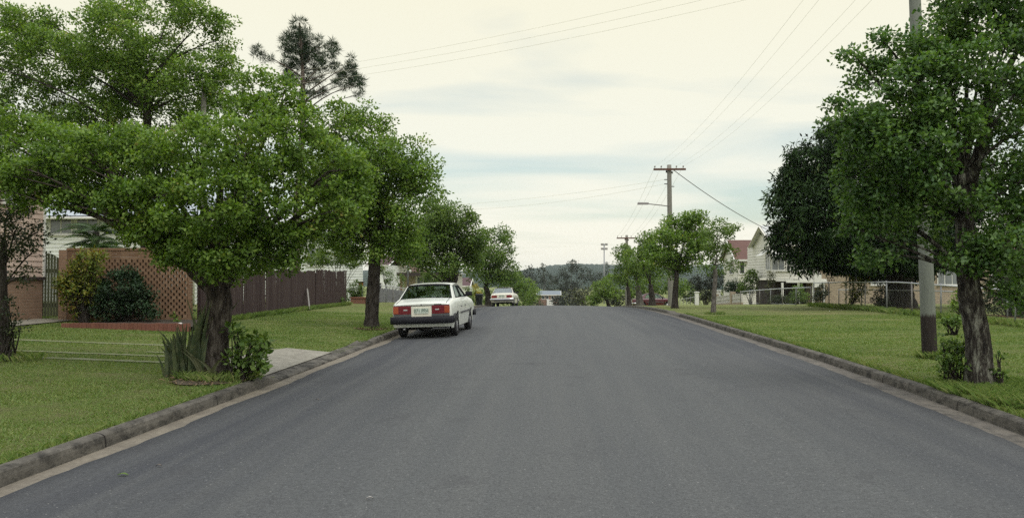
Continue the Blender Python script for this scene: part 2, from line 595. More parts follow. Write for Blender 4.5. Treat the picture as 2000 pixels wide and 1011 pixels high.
def np_mesh(name, V, nper, m, parent=None, nrm=None):
    """V: (count*nper,3) array of separate faces of nper corners"""
    if parent is not None:
        V = V - np.array(parent.location)
    n = len(V)
    me = bpy.data.meshes.new(name)
    me.vertices.add(n)
    me.vertices.foreach_set('co', np.ascontiguousarray(V, np.float32).ravel())
    me.loops.add(n)
    me.loops.foreach_set('vertex_index', np.arange(n, dtype=np.int32))
    me.polygons.add(n // nper)
    me.polygons.foreach_set('loop_start', np.arange(0, n, nper, dtype=np.int32))
    me.update(calc_edges=True)
    if nrm is not None:
        me.polygons.foreach_set('use_smooth', np.ones(n // nper, bool))
        me.normals_split_custom_set(nrm)
    me.materials.append(m)
    o = bpy.data.objects.new(name, me)
    COL.objects.link(o)
    if parent is not None:
        o.parent = parent
    return o


def unit(a):
    return a / np.maximum(np.linalg.norm(a, axis=1, keepdims=True), 1e-9)


def leaf_faces(C, Rc, n, L, W, needle=False, flat=.8, droop=0.0):
    K = len(C) * n
    c = np.repeat(C, n, axis=0)
    r = np.repeat(Rc, n)[:, None]
    d = unit(RNG.normal(size=(K, 3)))
    d[:, 2] = np.where(RNG.random(K) < .35, np.abs(d[:, 2]), d[:, 2])
    if needle:
        p = c + d * r * .12
        a = unit(d + RNG.normal(size=(K, 3)) * .15 + np.array([0, 0, .15]))
    else:
        p = c + d * r * (RNG.random((K, 1)) ** .45) * np.array([1, 1, flat])
        a = unit(d * .55 + RNG.normal(size=(K, 3)) * .75 + np.array([0, 0, -droop]))
    n0 = unit(d * .6 + RNG.normal(size=(K, 3)) * .5 + np.array([0, 0, .7]))
    s = unit(np.cross(a, n0))
    ln = (L * RNG.uniform(.65, 1.3, K))[:, None]
    wd = (W * RNG.uniform(.7, 1.25, K))[:, None]
    V = np.empty((K, 4, 3))
    V[:, 0] = p
    V[:, 1] = p + a * ln * .45 + s * wd * .5
    V[:, 2] = p + a * ln
    V[:, 3] = p + a * ln * .45 - s * wd * .5
    g = np.cross(V[:, 1] - V[:, 3], V[:, 2] - V[:, 0])
    sg = np.sign((g * n0).sum(1, keepdims=True))
    sg[sg == 0] = 1
    flip = sg[:, 0] < 0
    V[flip] = V[flip][:, [0, 3, 2, 1]]
    nn = unit(d * .95 + n0 * .45 + RNG.normal(size=(K, 3)) * .16)
    return V.reshape(-1, 3), np.repeat(nn, 4, axis=0)


def lobe_pts(c, rad, rc, dens):
    rx, ry, rz = rad
    area = 4 * math.pi * (((rx * ry) ** 1.6 + (rx * rz) ** 1.6 + (ry * rz) ** 1.6) / 3) ** (1 / 1.6)
    n = max(3, int(dens * area / (math.pi * rc * rc)))
    d = unit(RNG.normal(size=(n, 3)))
    r = .5 + .5 * RNG.random((n, 1)) ** .6
    return np.array(c) + d * r * np.array([rx, ry, rz])


def curve(p, q, n, wob, lift=.12):
    p, q = Vector(p), Vector(q)
    L = (q - p).length
    mid = p.lerp(q, .5) + Vector((0, 0, L * lift)) + Vector([random.uniform(-1, 1) * wob * L for _ in range(3)])
    out = []
    for i in range(n + 1):
        t = i / n
        out.append(p * (1 - t) ** 2 + mid * 2 * t * (1 - t) + q * t * t)
    return out


def rough_trunk(pts, rad):
    """trunk with ridged bark, burls and root flare in the mesh itself"""
    P, Rr = [], []
    for i in range(len(pts) - 1):
        k = max(1, int((pts[i + 1] - pts[i]).length / .03))
        for j in range(k):
            P.append(pts[i].lerp(pts[i + 1], j / k))
            Rr.append(rad[i] + (rad[i + 1] - rad[i]) * j / k)
    P.append(pts[-1])
    Rr.append(rad[-1])
    m = MB()
    n = 56
    sd = random.uniform(0, 50)
    G_ = []
    for i, p in enumerate(P):
        d = (P[min(i + 1, len(P) - 1)] - P[max(i - 1, 0)]).normalized()
        a = d.cross(Vector((0, 1, 0))).normalized()
        b = d.cross(a)
        h = i * .03
        row = []
        for j in range(n + 1):
            t = 2 * math.pi * j / n
            c, s_ = math.cos(t), math.sin(t)
            rid = 1 - abs(mnoise.noise(Vector((c * 3.6 + sd, s_ * 3.6, h * 1.9)))) * 2
            fine_ = mnoise.noise(Vector((c * 9 + sd, s_ * 9, h * 7)))
            lump = mnoise.noise(Vector((c * 1.2, s_ * 1.2 + sd, h * 2.2)))
            root = math.exp(-h / .16) * .16 * math.cos(5 * t + sd)
            r = Rr[i] * (1 + .07 * rid + .045 * fine_ + .085 * lump + root)
            row.append(p + a * (c * r) + b * (s_ * r))
        G_.append(row)
    return m.grid(G_)


def tree(name, label, cat, base, trunk, r0, lobes, Y, leafmat, barkmat, L=.08, W=.045, rc=.25, dens=1.6, cov=.45,
         group=None, depth=.9, spread=.5, needle=False, r1=None, droop=0.0, flat=.72, limb=.36, extra=(), twigs=8, forks=None):
    """base (x,y); trunk: points above the base; lobes: (px,py,rx,ry[,dy]) measured crown masses at distance Y"""
    x, y = base
    z = G(x, y)
    t = thing(name, label, cat, (x, y, z), 0, group)
    pts = [Vector((x, y, z - .05))] + [Vector(p) for p in trunk]
    fine, rad = [], []
    r1 = r1 or r0 * .72
    segs = 7
    tot = sum((pts[i + 1] - pts[i]).length for i in range(len(pts) - 1))
    h = 0
    for i in range(len(pts) - 1):
        pa, pb = pts[max(i - 1, 0)], pts[min(i + 2, len(pts) - 1)]
        for k in range(segs + (1 if i == len(pts) - 2 else 0)):
            u = k / segs
            p0, p1 = pts[i], pts[i + 1]
            q = .5 * ((2 * p0) + (p1 - pa) * u + (2 * pa - 5 * p0 + 4 * p1 - pb) * u * u + (3 * p0 - pa - 3 * p1 + pb) * u ** 3)
            fine.append(q)
    for i, q in enumerate(fine):
        if i:
            h += (q - fine[i - 1]).length
        f = min(1, h / tot)
        rad.append((r0 * (1 - f) + r1 * f) * (1 + .38 * math.exp(-h / (r0 * 1.1))) * random.uniform(.96, 1.05))
    if Y < 26 and r0 > .1:
        rough_trunk(fine, rad).build('trunk', barkmat, t, True)
    else:
        MB().tube(fine, rad, 16, .05).build('trunk', barkmat, t, True)
    fork = fine[-1]
    br = MB()
    allc, allr = [], []
    sc = Y / F
    for lb in lobes:
        px, py, rx, rz = lb[:4]
        dy = lb[4] if len(lb) > 4 else random.uniform(-1, 1) * spread
        c = at(px, py, Y + dy)
        ra = (rx * sc, rx * sc * depth, rz * sc)
        q = lobe_pts(c, ra, rc, dens)
        allc.append(q)
        allr.append(RNG.uniform(.7, 1.2, len(q)) * rc)
        st = fork if not forks else min((Vector(f) for f in list(forks) + [fork]), key=lambda f: abs(f.z - (c.z - .15 - .4 * math.hypot(f.x - c.x, f.y - c.y))))
        lp = curve(st, c, 7, .12, .12)
        ln = (c - st).length
        ra0 = r1 * limb * min(1.25, .55 + .22 * ln)
        br.tube(lp, [max(.012, ra0 * (1 - .85 * i / 7)) for i in range(8)], 7, .08)
        for p in q[:twigs]:
            a = lp[random.randint(4, 7)]
            tw = curve(a, p, 3, .1, .05)
            br.tube(tw, [max(.006, ra0 * .2) * (1 - .22 * i) for i in range(4)], 4, 0, False)
    for e in extra:                      # limbs read off the photograph
        ep = [at(*p) for p in e[0]]
        br.tube([ep[0]] + ep[1:], e[1], 9, .06)
    br.build('branches', barkmat, t, True)
    C, Rc = np.concatenate(allc), np.concatenate(allr)
    n = max(5, int(cov * math.pi * rc * rc / (L * W * .5)))
    V, nn = leaf_faces(C, Rc, n, L, W, needle, flat, droop)
    np_mesh('crown', V, 4, leafmat, t, nn)
    return t


def shrub(name, label, cat, base, lobes, Y, leafmat, L=.06, W=.035, rc=.14, dens=1.6, cov=.5, group=None, stems=True, needle=False, depth=.9, bm='bark_dark'):
    x, y = base
    z = G(x, y)
    t = thing(name, label, cat, (x, y, z), 0, group)
    sc = Y / F
    C = []
    st = MB()
    for lb in lobes:
        px, py, rx, rz = lb[:4]
        c = at(px, py, Y + (lb[4] if len(lb) > 4 else random.uniform(-.15, .15)))
        q = lobe_pts(c, (rx * sc, rx * sc * depth, rz * sc), rc, dens)
        q[:, 2] = np.maximum(q[:, 2], z + .03)
        C.append(q)
        for p in q[:5]:
            b0 = Vector((x + random.uniform(-.1, .1), y + random.uniform(-.1, .1), z - .02))
            st.tube(curve(b0, p, 4, .06, .1), [.018, .014, .011, .008, .005], 5, 0, False)
    if stems:
        st.build('stems', M[bm], t, True)
    C = np.concatenate(C)
    n = max(4, int(cov * math.pi * rc * rc / (L * W * .5)))
    V, nn = leaf_faces(C, RNG.uniform(.7, 1.2, len(C)) * rc, n, L, W, needle)
    np_mesh('foliage', V, 4, leafmat, t, nn)
    return t


# ------------------------------------------------------------------ SETTING: ground, road, gutters, kerbs
def rows(a, b, s):
    return list(np.arange(a, b, s))


YR = rows(-20, 60, .5) + rows(60, 130, 2) + rows(130, 260, 10) + [260, 300, 400, 600, 1000, 1800, 3000, 5000]
DL = [.0, .25, .5, .9, 1.4, 2.2, 3.5, 5, 7, 9, 11.5, 14, 20, 35, 70, 160, 500, 1500, 4000]


def ground():
    P = []
    for Y in YR:
        row = []
        L, Rr = float(Lk(Y)), float(Rk(Y))
        for d in DL[::-1]:
            x = L - .11 - d
            row.append((x, Y, G(x, Y) - .012 + (random.uniform(-.012, .012) if .3 < d < 12 else 0)))
        for t in (.02, .5, .98):
            x = L + (Rr - L) * t
            row.append((x, Y, float(prof(Y)) - .25))
        for d in DL:
            x = Rr + .11 + d
            row.append((x, Y, G(x, Y) - .012 + (random.uniform(-.012, .012) if .3 < d < 12 else 0)))
        P.append(row)
    tag(MB().grid(P).build('ground', M['lawn'], None, True), kind='structure')


ground()
YF = rows(-18, 70, .25) + rows(70, 200, 2)
EL = {Y: .30 + .035 * math.sin(Y * 1.7) + random.uniform(-.02, .02) for Y in YF}
ER = {Y: .42 + .03 * math.sin(Y * 1.1 + 1) + random.uniform(-.02, .02) for Y in YF}


def road():
    P, gl, gr = [], [], []
    for Y in YF:
        L, Rr = float(Lk(Y)), float(Rk(Y))
        a, b = L + EL[Y], Rr - ER[Y]
        pz = float(prof(Y))
        row = [(a - .015, Y, pz - .03)]
        for k in range(25):
            x = a + (b - a) * k / 24
            row.append((x, Y, G(x, Y) + .010))
        row.append((b + .015, Y, pz - .03))
        P.append(row)
        gl.append([(L - .02, Y, pz + .004), (L + .12, Y, pz + .002), (L + .5, Y, pz + .018)])
        gr.append([(Rr - .6, Y, pz + .018), (Rr - .12, Y, pz + .002), (Rr + .02, Y, pz + .004)])
    tag(MB().grid(P).build('road', M['asphalt'], None, True), kind='structure')
    tag(MB().grid(gl).build('gutter', M['gutter'], None, True), kind='structure')
    tag(MB().grid(gr).build('gutter', M['gutter_r'], None, True), kind='structure')


road()


def kerb(side):
    P = []
    for Y in YF:
        k = float(Lk(Y)) if side < 0 else float(Rk(Y))
        h = float(khl(Y) if side < 0 else khr(Y))
        pz = float(prof(Y))
        j = random.uniform(-.006, .006)
        w = .125 + (.20 if h < .1 else 0)
        prf = [(-.012, -.05), (0, h * .55), (.012, h - .018), (.030, h - .004), (.06, h + .004), (w, h + .008 + (.03 if h < .1 else 0)), (w + .02, -.05)]
        P.append([(k + side * (d + (j if i in (1, 2) else 0)), Y, pz + z) for i, (d, z) in enumerate(prf)])
    if side > 0:
        P = [r[::-1] for r in P]
    tag(MB().grid(P).build('kerb', M['kerb'], None, False), kind='structure')


kerb(-1)
kerb(1)


def sheet(name, pts_rows, m, lift=.012):
    P = [[(x, y, G(x, y) + lift) for x, y in row] for row in pts_rows]
    return tag(MB().grid(P).build(name, m, None, True), kind='structure')


# concrete crossing and the two worn wheel tracks across the verge
ap = []
for i in range(13):
    t = i / 12
    y = 12.75 + (16.7 - 12.75) * t
    xr = float(Lk(y)) - .24
    xl = -5.95 + .55 * t
    ap.append([(xr + (xl - xr) * k / 6, y) for k in range(7)])
sheet('driveway', ap, M['slab'], .02)
for y0, y1, xe in ((13.50, 13.72, -14), (14.40, 14.60, -10.5), (15.0, 15.16, -7.6), (16.30, 16.52, -14)):
    rws = []
    for i in range(60):
        x = -5.3 + (xe + 5.3) * i / 59
        s = .05 * (x + 5.3)
        a = random.uniform(-.03, .03)
        rws.append([(x, y0 + a - s * .3), (x, y1 + random.uniform(-.04, .03) - s * .3)])
    sheet('driveway', [list(r) for r in rws], M['track'], .001)
sheet('path', [[(-14.4 + .25 * i / 10 * k * 0 + (1.15) * k, 22.3 - 8.3 * i / 10) for k in (0, .5, 1)] for i in range(11)], M['slab'], .016)


# lawn blades near the street: nobody could count them
def blades():
    K = 640000
    Y = 5.5 + 26 * RNG.random(K * 3) ** 1.9
    X = RNG.uniform(-15, 15.5, K * 3)
    L, Rr = Lk(Y), Rk(Y)
    ok = (X < L - .12) | (X > Rr + .12)
    ok &= (np.abs(X) / Y < 1.25)
    ok &= ~((X < -4.2) & (X > -5.6) & (Y > 12.7) & (Y < 16.8))
    ok &= ~((X < -13.2) & (X > -14.6) & (Y > 14))
    tr = np.zeros(len(X), bool)
    for a, b in ((13.55, 13.68), (14.45, 14.56), (15.05, 15.13), (16.35, 16.46)):
        s = Y - .3 * .05 * (-X - 5.3) * -1
        tr |= (X < -5.2) & (np.abs(Y - .015 * (-X - 5.3) - (a + b) / 2) < .07)
    ok &= ~(tr & (RNG.random(len(tr)) < .72))
    X, Y = X[ok][:K], Y[ok][:K]
    K = len(X)
    Z = gz(X, Y) - .015
    dl, dr = Lk(Y) - X, X - Rk(Y)
    near = np.exp(-np.where(dl > 0, dl, dr) / .14)
    h = (RNG.uniform(.012, .030, K) * (1 + .9 * near * RNG.random(K)))
    w = RNG.uniform(.004, .008, K) * np.clip(Y / 9, 1, 2.4)
    t = RNG.uniform(0, 2 * np.pi, K)
    lean = RNG.normal(size=(K, 2)) * h[:, None] * .7
    V = np.empty((K, 3, 3))
    V[:, 0] = np.stack([X - np.cos(t) * w, Y - np.sin(t) * w, Z], 1)
    V[:, 1] = np.stack([X + np.cos(t) * w, Y + np.sin(t) * w, Z], 1)
    V[:, 2] = np.stack([X + lean[:, 0], Y + lean[:, 1], Z + h], 1)
    tag(np_mesh('grass', V.reshape(-1, 3), 3, M['grass']), kind='stuff')
    # long grass at the trunks, poles and along the kerb
    pts = []
    for cx, cy, r, n, hh in ((-4.9, 12, .6, 1600, .14), (6.0, 11.0, .75, 9000, .15), (7.3, 15.5, .35, 1000, .14), (-4.98, 23, .45, 400, .12),
                             (-8.85, 13.2, .4, 300, .14), (5.75, 10.0, .5, 5200, .15), (6.7, 32.5, .4, 250, .12), (6.6, 10.4, .6, 3000, .13)):
        a = RNG.uniform(0, 2 * np.pi, n)
        rr = r * np.sqrt(RNG.random(n))
        pts.append(np.stack([cx + np.cos(a) * rr, cy + np.sin(a) * rr, np.full(n, hh)], 1))
    n = 5200
    y = RNG.uniform(6, 34, n)
    pts.append(np.stack([Lk(y) - .15 - RNG.random(n) * .1, y, np.full(n, .06)], 1)[(y < 12.4) | (y > 19)])
    y = RNG.uniform(6, 33, n)
    pts.append(np.stack([Rk(y) + .15 + RNG.random(n) * .1, y, np.full(n, .085)], 1))
    n = 7000
    y = RNG.uniform(22.8, 39.3, n)
    pts.append(np.stack([-9.75 + RNG.random(n) * .22, y, np.full(n, .16)], 1))
    y = RNG.uniform(19, 42, n)
    pts.append(np.stack([13.6 + RNG.normal(size=n) * .15, y, np.full(n, .2)], 1))
    P = np.concatenate(pts)
    P = P[(P[:, 0] < Lk(P[:, 1]) - .1) | (P[:, 0] > Rk(P[:, 1]) + .1)]
    K = len(P)
    X, Y, hh = P.T
    Z = gz(X, Y) - .02
    h = hh * RNG.uniform(.4, 1.25, K)
    w = RNG.uniform(.0022, .0045, K) * np.clip(Y / 12, 1, 2.5)
    t = RNG.uniform(0, 2 * np.pi, K)
    d = RNG.normal(size=(K, 2)) * h[:, None] * .45
    V = np.empty((K, 4, 3))
    V[:, 0] = np.stack([X - np.cos(t) * w, Y - np.sin(t) * w, Z], 1)
    V[:, 1] = np.stack([X + np.cos(t) * w, Y + np.sin(t) * w, Z], 1)
    V[:, 2] = np.stack([X + d[:, 0] * .5 + np.cos(t) * w * .7, Y + d[:, 1] * .5 + np.sin(t) * w * .7, Z + h * .65], 1)
    V[:, 3] = np.stack([X + d[:, 0] * 1.3, Y + d[:, 1] * 1.3, Z + h], 1)
    tag(np_mesh('long_grass', V.reshape(-1, 3), 4, M['grass']), kind='stuff')


blades()

def bare_patch(cx, cy, rx, ry):
    P = []
    for i in range(7):
        P.append([])
        for j in range(25):
            a = 2 * math.pi * j / 24
            k = i / 6 * (1 + .22 * mnoise.noise(Vector((math.cos(a) * 1.6 + cx, math.sin(a) * 1.6, cy))))
            x, y = cx + rx * k * math.cos(a), cy + ry * k * math.sin(a)
            x = min(x, float(Lk(y)) - .2) if cx < 0 else max(x, float(Rk(y)) + .2)
            P[-1].append((x, y, G(x, y) + .004 + .02 * (1 - i / 6)))
    tag(MB().grid(P).build('soil', M['soil'], None, True), kind='structure')
    n = 420
    a, q = RNG.uniform(0, 2 * np.pi, n), np.sqrt(RNG.random(n)) * 1.25
    X, Y = cx + rx * q * np.cos(a), cy + ry * q * np.sin(a)
    ok = (X < Lk(Y) - .1) | (X > Rk(Y) + .1)
    X, Y = X[ok], Y[ok]
    C = np.stack([X, Y, gz(X, Y) + .028], 1)
    d = RNG.uniform(0, 2 * np.pi, len(C))
    u = np.stack([np.cos(d), np.sin(d), RNG.normal(size=len(C)) * .25], 1) * RNG.uniform(.025, .045, len(C))[:, None]
    v = np.stack([-np.sin(d), np.cos(d), RNG.normal(size=len(C)) * .3], 1) * .011
    V = np.stack([C - u, C + v, C + u, C - v], 1).reshape(-1, 3)
    tag(np_mesh('leaf_litter', V, 4, M['litter']), kind='stuff')


bare_patch(-4.95, 11.95, .55, .75)
bare_patch(5.98, 11.05, .5, .7)
bare_patch(-5.0, 23.0, .4, .5)


# far wooded hill
def hill():
    m, nt, b = new_mat('wooded_hill')
    v = objco(nt)
    f = noise(nt, v, .03, 8, .75)
    nt.links.new(ramp(nt, f, [(.35, (.018, .032, .026)), (.65, (.055, .07, .055))]), b.inputs['Base Color'])
    b.inputs['Roughness'].default_value = 1
    b.inputs['Specular IOR Level'].default_value = 0
    P = []
    xs = np.linspace(-2300, 2300, 700)
    prev = 0
    ridge = []
    for x in xs:
        z = np.interp(x, [-2300, -600, -130, -70, 20, 60, 130, 200, 600, 2300], [14, 14, 12, 17, 29, 31.5, 30, 27, 32, 20])
        ridge.append(z + 3 * math.sin(x * .013) + 1.0 * math.sin(x * .11) + random.uniform(-.9, 1.3))
    for j, t in enumerate(np.linspace(0, 1, 20)):
        P.append([(x, 430 + 2070 * t, -11 + (r + 11) * math.sin(t ** 1.35 * math.pi / 2) + random.uniform(-1, 1) * 1.2 * (.4 + t)) for x, r in zip(xs, ridge)])
    P.append([(x, 2700, -14) for x in xs])
    tag(MB().grid(P).build('hill', m, None, True), kind='structure')


hill()

# ------------------------------------------------------------------ TREES
ST = 'street trees along the verges'
L1b = at(420, 735, 12.0)
L1 = [(500, 205, 72, 62, .4), (560, 270, 88, 70, 0), (640, 335, 80, 72, -.2), (668, 410, 52, 55, -.3), (480, 300, 105, 78, -.7),
      (385, 290, 85, 60, -.2), (300, 325, 100, 60, .2), (205, 310, 95, 50, .5), (110, 305, 95, 60, .3), (25, 285, 80, 75, .4),
      (15, 375, 75, 40, -.2), (105, 370, 50, 25, 0), (430, 400, 105, 68, -.9), (560, 420, 80, 60, -.4), (300, 385, 70, 35, -.5),
      (340, 465, 60, 45, -.4), (430, 490, 90, 55, -.6), (500, 485, 60, 50, .2), (600, 460, 45, 35, .2), (455, 525, 40, 30, .3), (285, 462, 40, 22, -.3), (245, 425, 36, 20, -.2), (345, 500, 38, 26, -.3), (150, 385, 40, 18, -.2), (205, 402, 42, 18, -.4), (120, 398, 36, 14, -.4), (262, 440, 34, 20, -.5),
      (255, 385, 60, 34, -.4), (300, 440, 45, 32, -.5), (205, 370, 55, 26, .1), (160, 300, 70, 50, -.3), (545, 480, 50, 50, -.3), (690, 350, 40, 45, .2), (560, 200, 45, 45, .2), (250, 270, 60, 35, .4), (60, 330, 70, 40, -.3), (-60, 330, 70, 80, .2)]
tree('street_tree', 'large camphor tree with a thick rough trunk beside the snake plant on the left verge', 'tree',
     (L1b.x, L1b.y), [at(424, 660, 12), at(430, 590, 12), at(420, 555, 12)], .158, L1, 12.0, M['leaf'], M['bark'], .060, .040, .23, 1.32, .85,
     group=ST, r1=.17, limb=.38, extra=[([(415, 560, 12), (378, 532, 11.9), (335, 462, 12), (288, 420, 12.1), (235, 395, 12.3), (150, 372, 12.3)], [.13, .095, .06, .04, .024, .012]),
                                       ([(425, 565, 12), (455, 530, 12), (500, 430, 12), (520, 330, 12.2)], [.15, .10, .055, .025]),
                                       ([(420, 560, 12), (425, 480, 12), (430, 380, 12), (440, 280, 12.2)], [.14, .085, .05, .025])])
L0 = [(230, 65, 85, 55), (300, 110, 85, 62), (390, 45, 55, 42), (425, 80, 28, 50), (205, 150, 75, 55), (100, 115, 85, 62), (30, 85, 65, 70),
      (115, 190, 60, 32), (330, 200, 85, 50), (395, 165, 50, 50), (15, 180, 55, 60), (250, 10, 55, 35), (340, 15, 55, 30), (265, 245, 60, 40), (445, 185, 40, 45),
      (190, 225, 60, 40), (60, 40, 60, 30), (-40, 130, 60, 90), (-60, 250, 70, 80), (60, 250, 70, 40), (150, 250, 60, 30), (230, 190, 60, 40), (310, 150, 60, 40), (160, 105, 50, 40), (380, 225, 40, 35), (420, 140, 45, 45), (260, 130, 60, 40)]
b0 = at(288, 560, 24.6)
tree('garden_tree', 'tall leafy tree with a thin dark trunk growing behind the brick lattice wall', 'tree', (b0.x, b0.y),
     [at(286, 420, 24.6), at(288, 260, 24.6), at(284, 165, 24.6)], .20, L0, 24.6, M['leaf'], M['bark_dark'], .095, .06, .42, 1.25, .78, r1=.10, limb=.42, spread=1.6,
     forks=[at(287, 400, 24.6), at(288, 300, 24.6), at(287, 220, 24.6)])
L2b = at(725, 640, 23)
L2 = [(650, 240, 42, 42), (722, 245, 48, 42), (700, 310, 78, 55), (790, 300, 42, 36), (805, 345, 45, 42), (842, 380, 19, 20), (765, 385, 65, 45), (660, 400, 70, 55),
      (730, 440, 75, 40), (675, 465, 55, 38), (790, 440, 38, 50), (625, 320, 50, 60), (800, 490, 30, 35), (750, 480, 35, 25), (690, 360, 60, 40), (830, 330, 24, 40), (745, 340, 60, 40), (700, 500, 30, 16), (765, 470, 40, 40), (640, 440, 45, 40)]
tree('street_tree', 'upright leafy street tree with a dark straight trunk just behind the nearer white sedan', 'tree', (L2b.x, L2b.y),
     [at(727, 590, 23), at(731, 530, 23), at(733, 480, 23)], .185, L2, 23.0, M['leaf'], M['bark_dark'], .09, .058, .36, 1.5, .82, group=ST, r1=.155, limb=.34, spread=.9)
L3 = [(830, 420, 34, 26), (892, 424, 34, 27), (922, 458, 24, 24), (862, 465, 48, 38), (815, 480, 33, 36), (900, 500, 36, 28), (840, 512, 36, 16), (880, 520, 25, 18), (875, 445, 40, 36), (920, 490, 26, 26), (800, 505, 22, 22), (845, 455, 40, 40), (855, 400, 20, 10), (935, 475, 16, 24)]
b3 = at(879, 590, 41.5)
tree('street_tree', 'street tree with a forked black trunk seen over the nearer white sedan', 'tree', (b3.x, b3.y),
     [at(879, 575, 41.5), at(879, 562, 41.5)], .16, L3, 41.5, M['leaf_far'], M['bark_dark'], .13, .085, .48, 1.6, .85, group=ST, r1=.15, limb=.3, spread=1.3,
     extra=[([(879, 566, 41.5), (868, 545, 41.5), (862, 505, 41.5)], [.15, .12, .07]), ([(879, 566, 41.5), (890, 545, 41.5), (884, 505, 41.5), (878, 470, 41.5)], [.15, .13, .10, .05])])
L4 = [(967, 460, 33, 22), (994, 490, 15, 26), (938, 488, 26, 26), (950, 528, 36, 24), (985, 530, 26, 24), (965, 500, 28, 18), (1000, 520, 10, 14), (930, 520, 26, 26), (970, 545, 30, 18), (1000, 545, 16, 20), (950, 505, 30, 22)]
b4 = at(954, 592, 64)
tree('street_tree', 'airy street tree with sky showing through its crown beside the farther white sedan', 'tree', (b4.x, b4.y),
     [at(953, 575, 64), at(948, 558, 64)], .24, L4, 64, M['leaf_far'], M['bark_dark'], .18, .115, .48, 1.45, .6, group=ST, r1=.20, limb=.28, spread=1.5)
for (px, Y, lob, mt, lab) in (
        (1000, 82, [(1000, 548, 24, 20), (1015, 572, 26, 22), (1000, 580, 24, 18)], 'leaf_far', 'low green street tree just past the farther white sedan'),
        (1022, 100, [(1030, 565, 20, 20), (1040, 580, 18, 16), (1020, 585, 20, 14)], 'leaf_lime', 'lime green street tree furthest down the slope on the left')):
    b = at(px, 600, Y)
    tree('street_tree', lab, 'tree', (b.x, b.y), [(b.x, b.y, G(b.x, b.y) + 1.3)], .2, lob, Y, M[mt], M['bark_dark'], .22, .14, .55, 1.5, .5, group=ST, spread=1.5, twigs=3)

# right-hand row
R1b = at(1916, 752, 11.15)
R1 = [(1705, 150, 45, 38, .3), (1770, 112, 65, 52, 0), (1850, 65, 65, 55, .2), (1930, 45, 75, 55, -.3), (1995, 95, 50, 70, .2), (1690, 235, 50, 45, -.2), (1760, 215, 75, 55, -.5),
      (1850, 175, 75, 52, -.5), (1715, 305, 62, 50, 0), (1795, 295, 70, 50, -.6), (1680, 365, 36, 34, .2), (1775, 375, 72, 45, -.3), (1705, 405, 50, 40, .1),
      (1718, 470, 38, 40, 0), (1690, 500, 20, 24, .1), (1960, 215, 50, 50, .5), (1965, 320, 55, 50, .3), (1945, 395, 50, 42, .4), (1985, 430, 50, 45, -.2),
      (1915, 478, 36, 34, -.4), (1945, 505, 45, 35, -.3), (1995, 520, 38, 30, .2), (1835, 400, 30, 40, .5), (1890, -5, 85, 45, 0), (1830, 480, 14, 22, .3), (2060, 200, 60, 120, 0), (2060, 400, 60, 100, 0),
      (1985, 590, 30, 22, .6), (1760, 440, 40, 30, .3), (1815, 335, 50, 45, -.7), (1910, 240, 40, 35, -.5), (1850, 240, 55, 45, -.6), (1805, 400, 34, 36, -.4), (1790, 160, 60, 45, -.4), (1880, 120, 60, 45, -.6), (1960, 150, 50, 45, -.5), (1740, 260, 60, 45, -.5), (1960, 480, 40, 30, -.6), (1668, 108, 16, 12, 0), (1722, 78, 20, 14, .1), (1640, 205, 16, 14, .1), (1626, 240, 12, 12, 0), (1648, 335, 20, 18, .2), (1655, 440, 22, 20, .1), (1672, 275, 30, 30, .4), (1815, 425, 26, 18, -.2), (1808, 380, 36, 30, -.3), (1990, 470, 40, 30, -.4), (1975, 545, 36, 26, -.2), (2005, 160, 40, 40, -.3), (1990, 260, 45, 45, -.4), (2000, 350, 45, 45, -.4), (1915, 400, 34, 30, -.5), (1985, 20, 50, 40, -.2), (1890, 520, 34, 24, -.4), (2010, 590, 40, 36, .2)]
tree('street_tree', 'big dark green street tree with a leaning lichen streaked trunk on the right verge', 'tree', (R1b.x, R1b.y),
     [at(1908, 650, 11.15), at(1892, 560, 11.15), at(1884, 440, 11.15), at(1880, 345, 11.15)], .168, R1, 11.15, M['leaf_right'], M['bark_lichen'], .060, .044, .22, 1.3, .82,
     group=ST, r1=.098, limb=.36, forks=[at(1890, 540, 11.15), at(1883, 430, 11.15)],
     extra=[([(1890, 390, 11.2), (1925, 235, 11.2), (1968, 140, 11.3), (2015, 40, 11.3)], [.08, .055, .04, .02]),
            ([(1925, 300, 11.2), (1930, 200, 11.1), (1918, 110, 11)], [.05, .035, .015]),
            ([(1895, 560, 11.15), (1905, 500, 11), (1960, 450, 11), (2005, 410, 11)], [.09, .05, .03, .015]),
            ([(1885, 430, 11.15), (1840, 350, 11.2), (1760, 300, 11.2)], [.06, .035, .015]),
            ([(1882, 360, 11.15), (1875, 340, 11.15)], [.13, .12])])
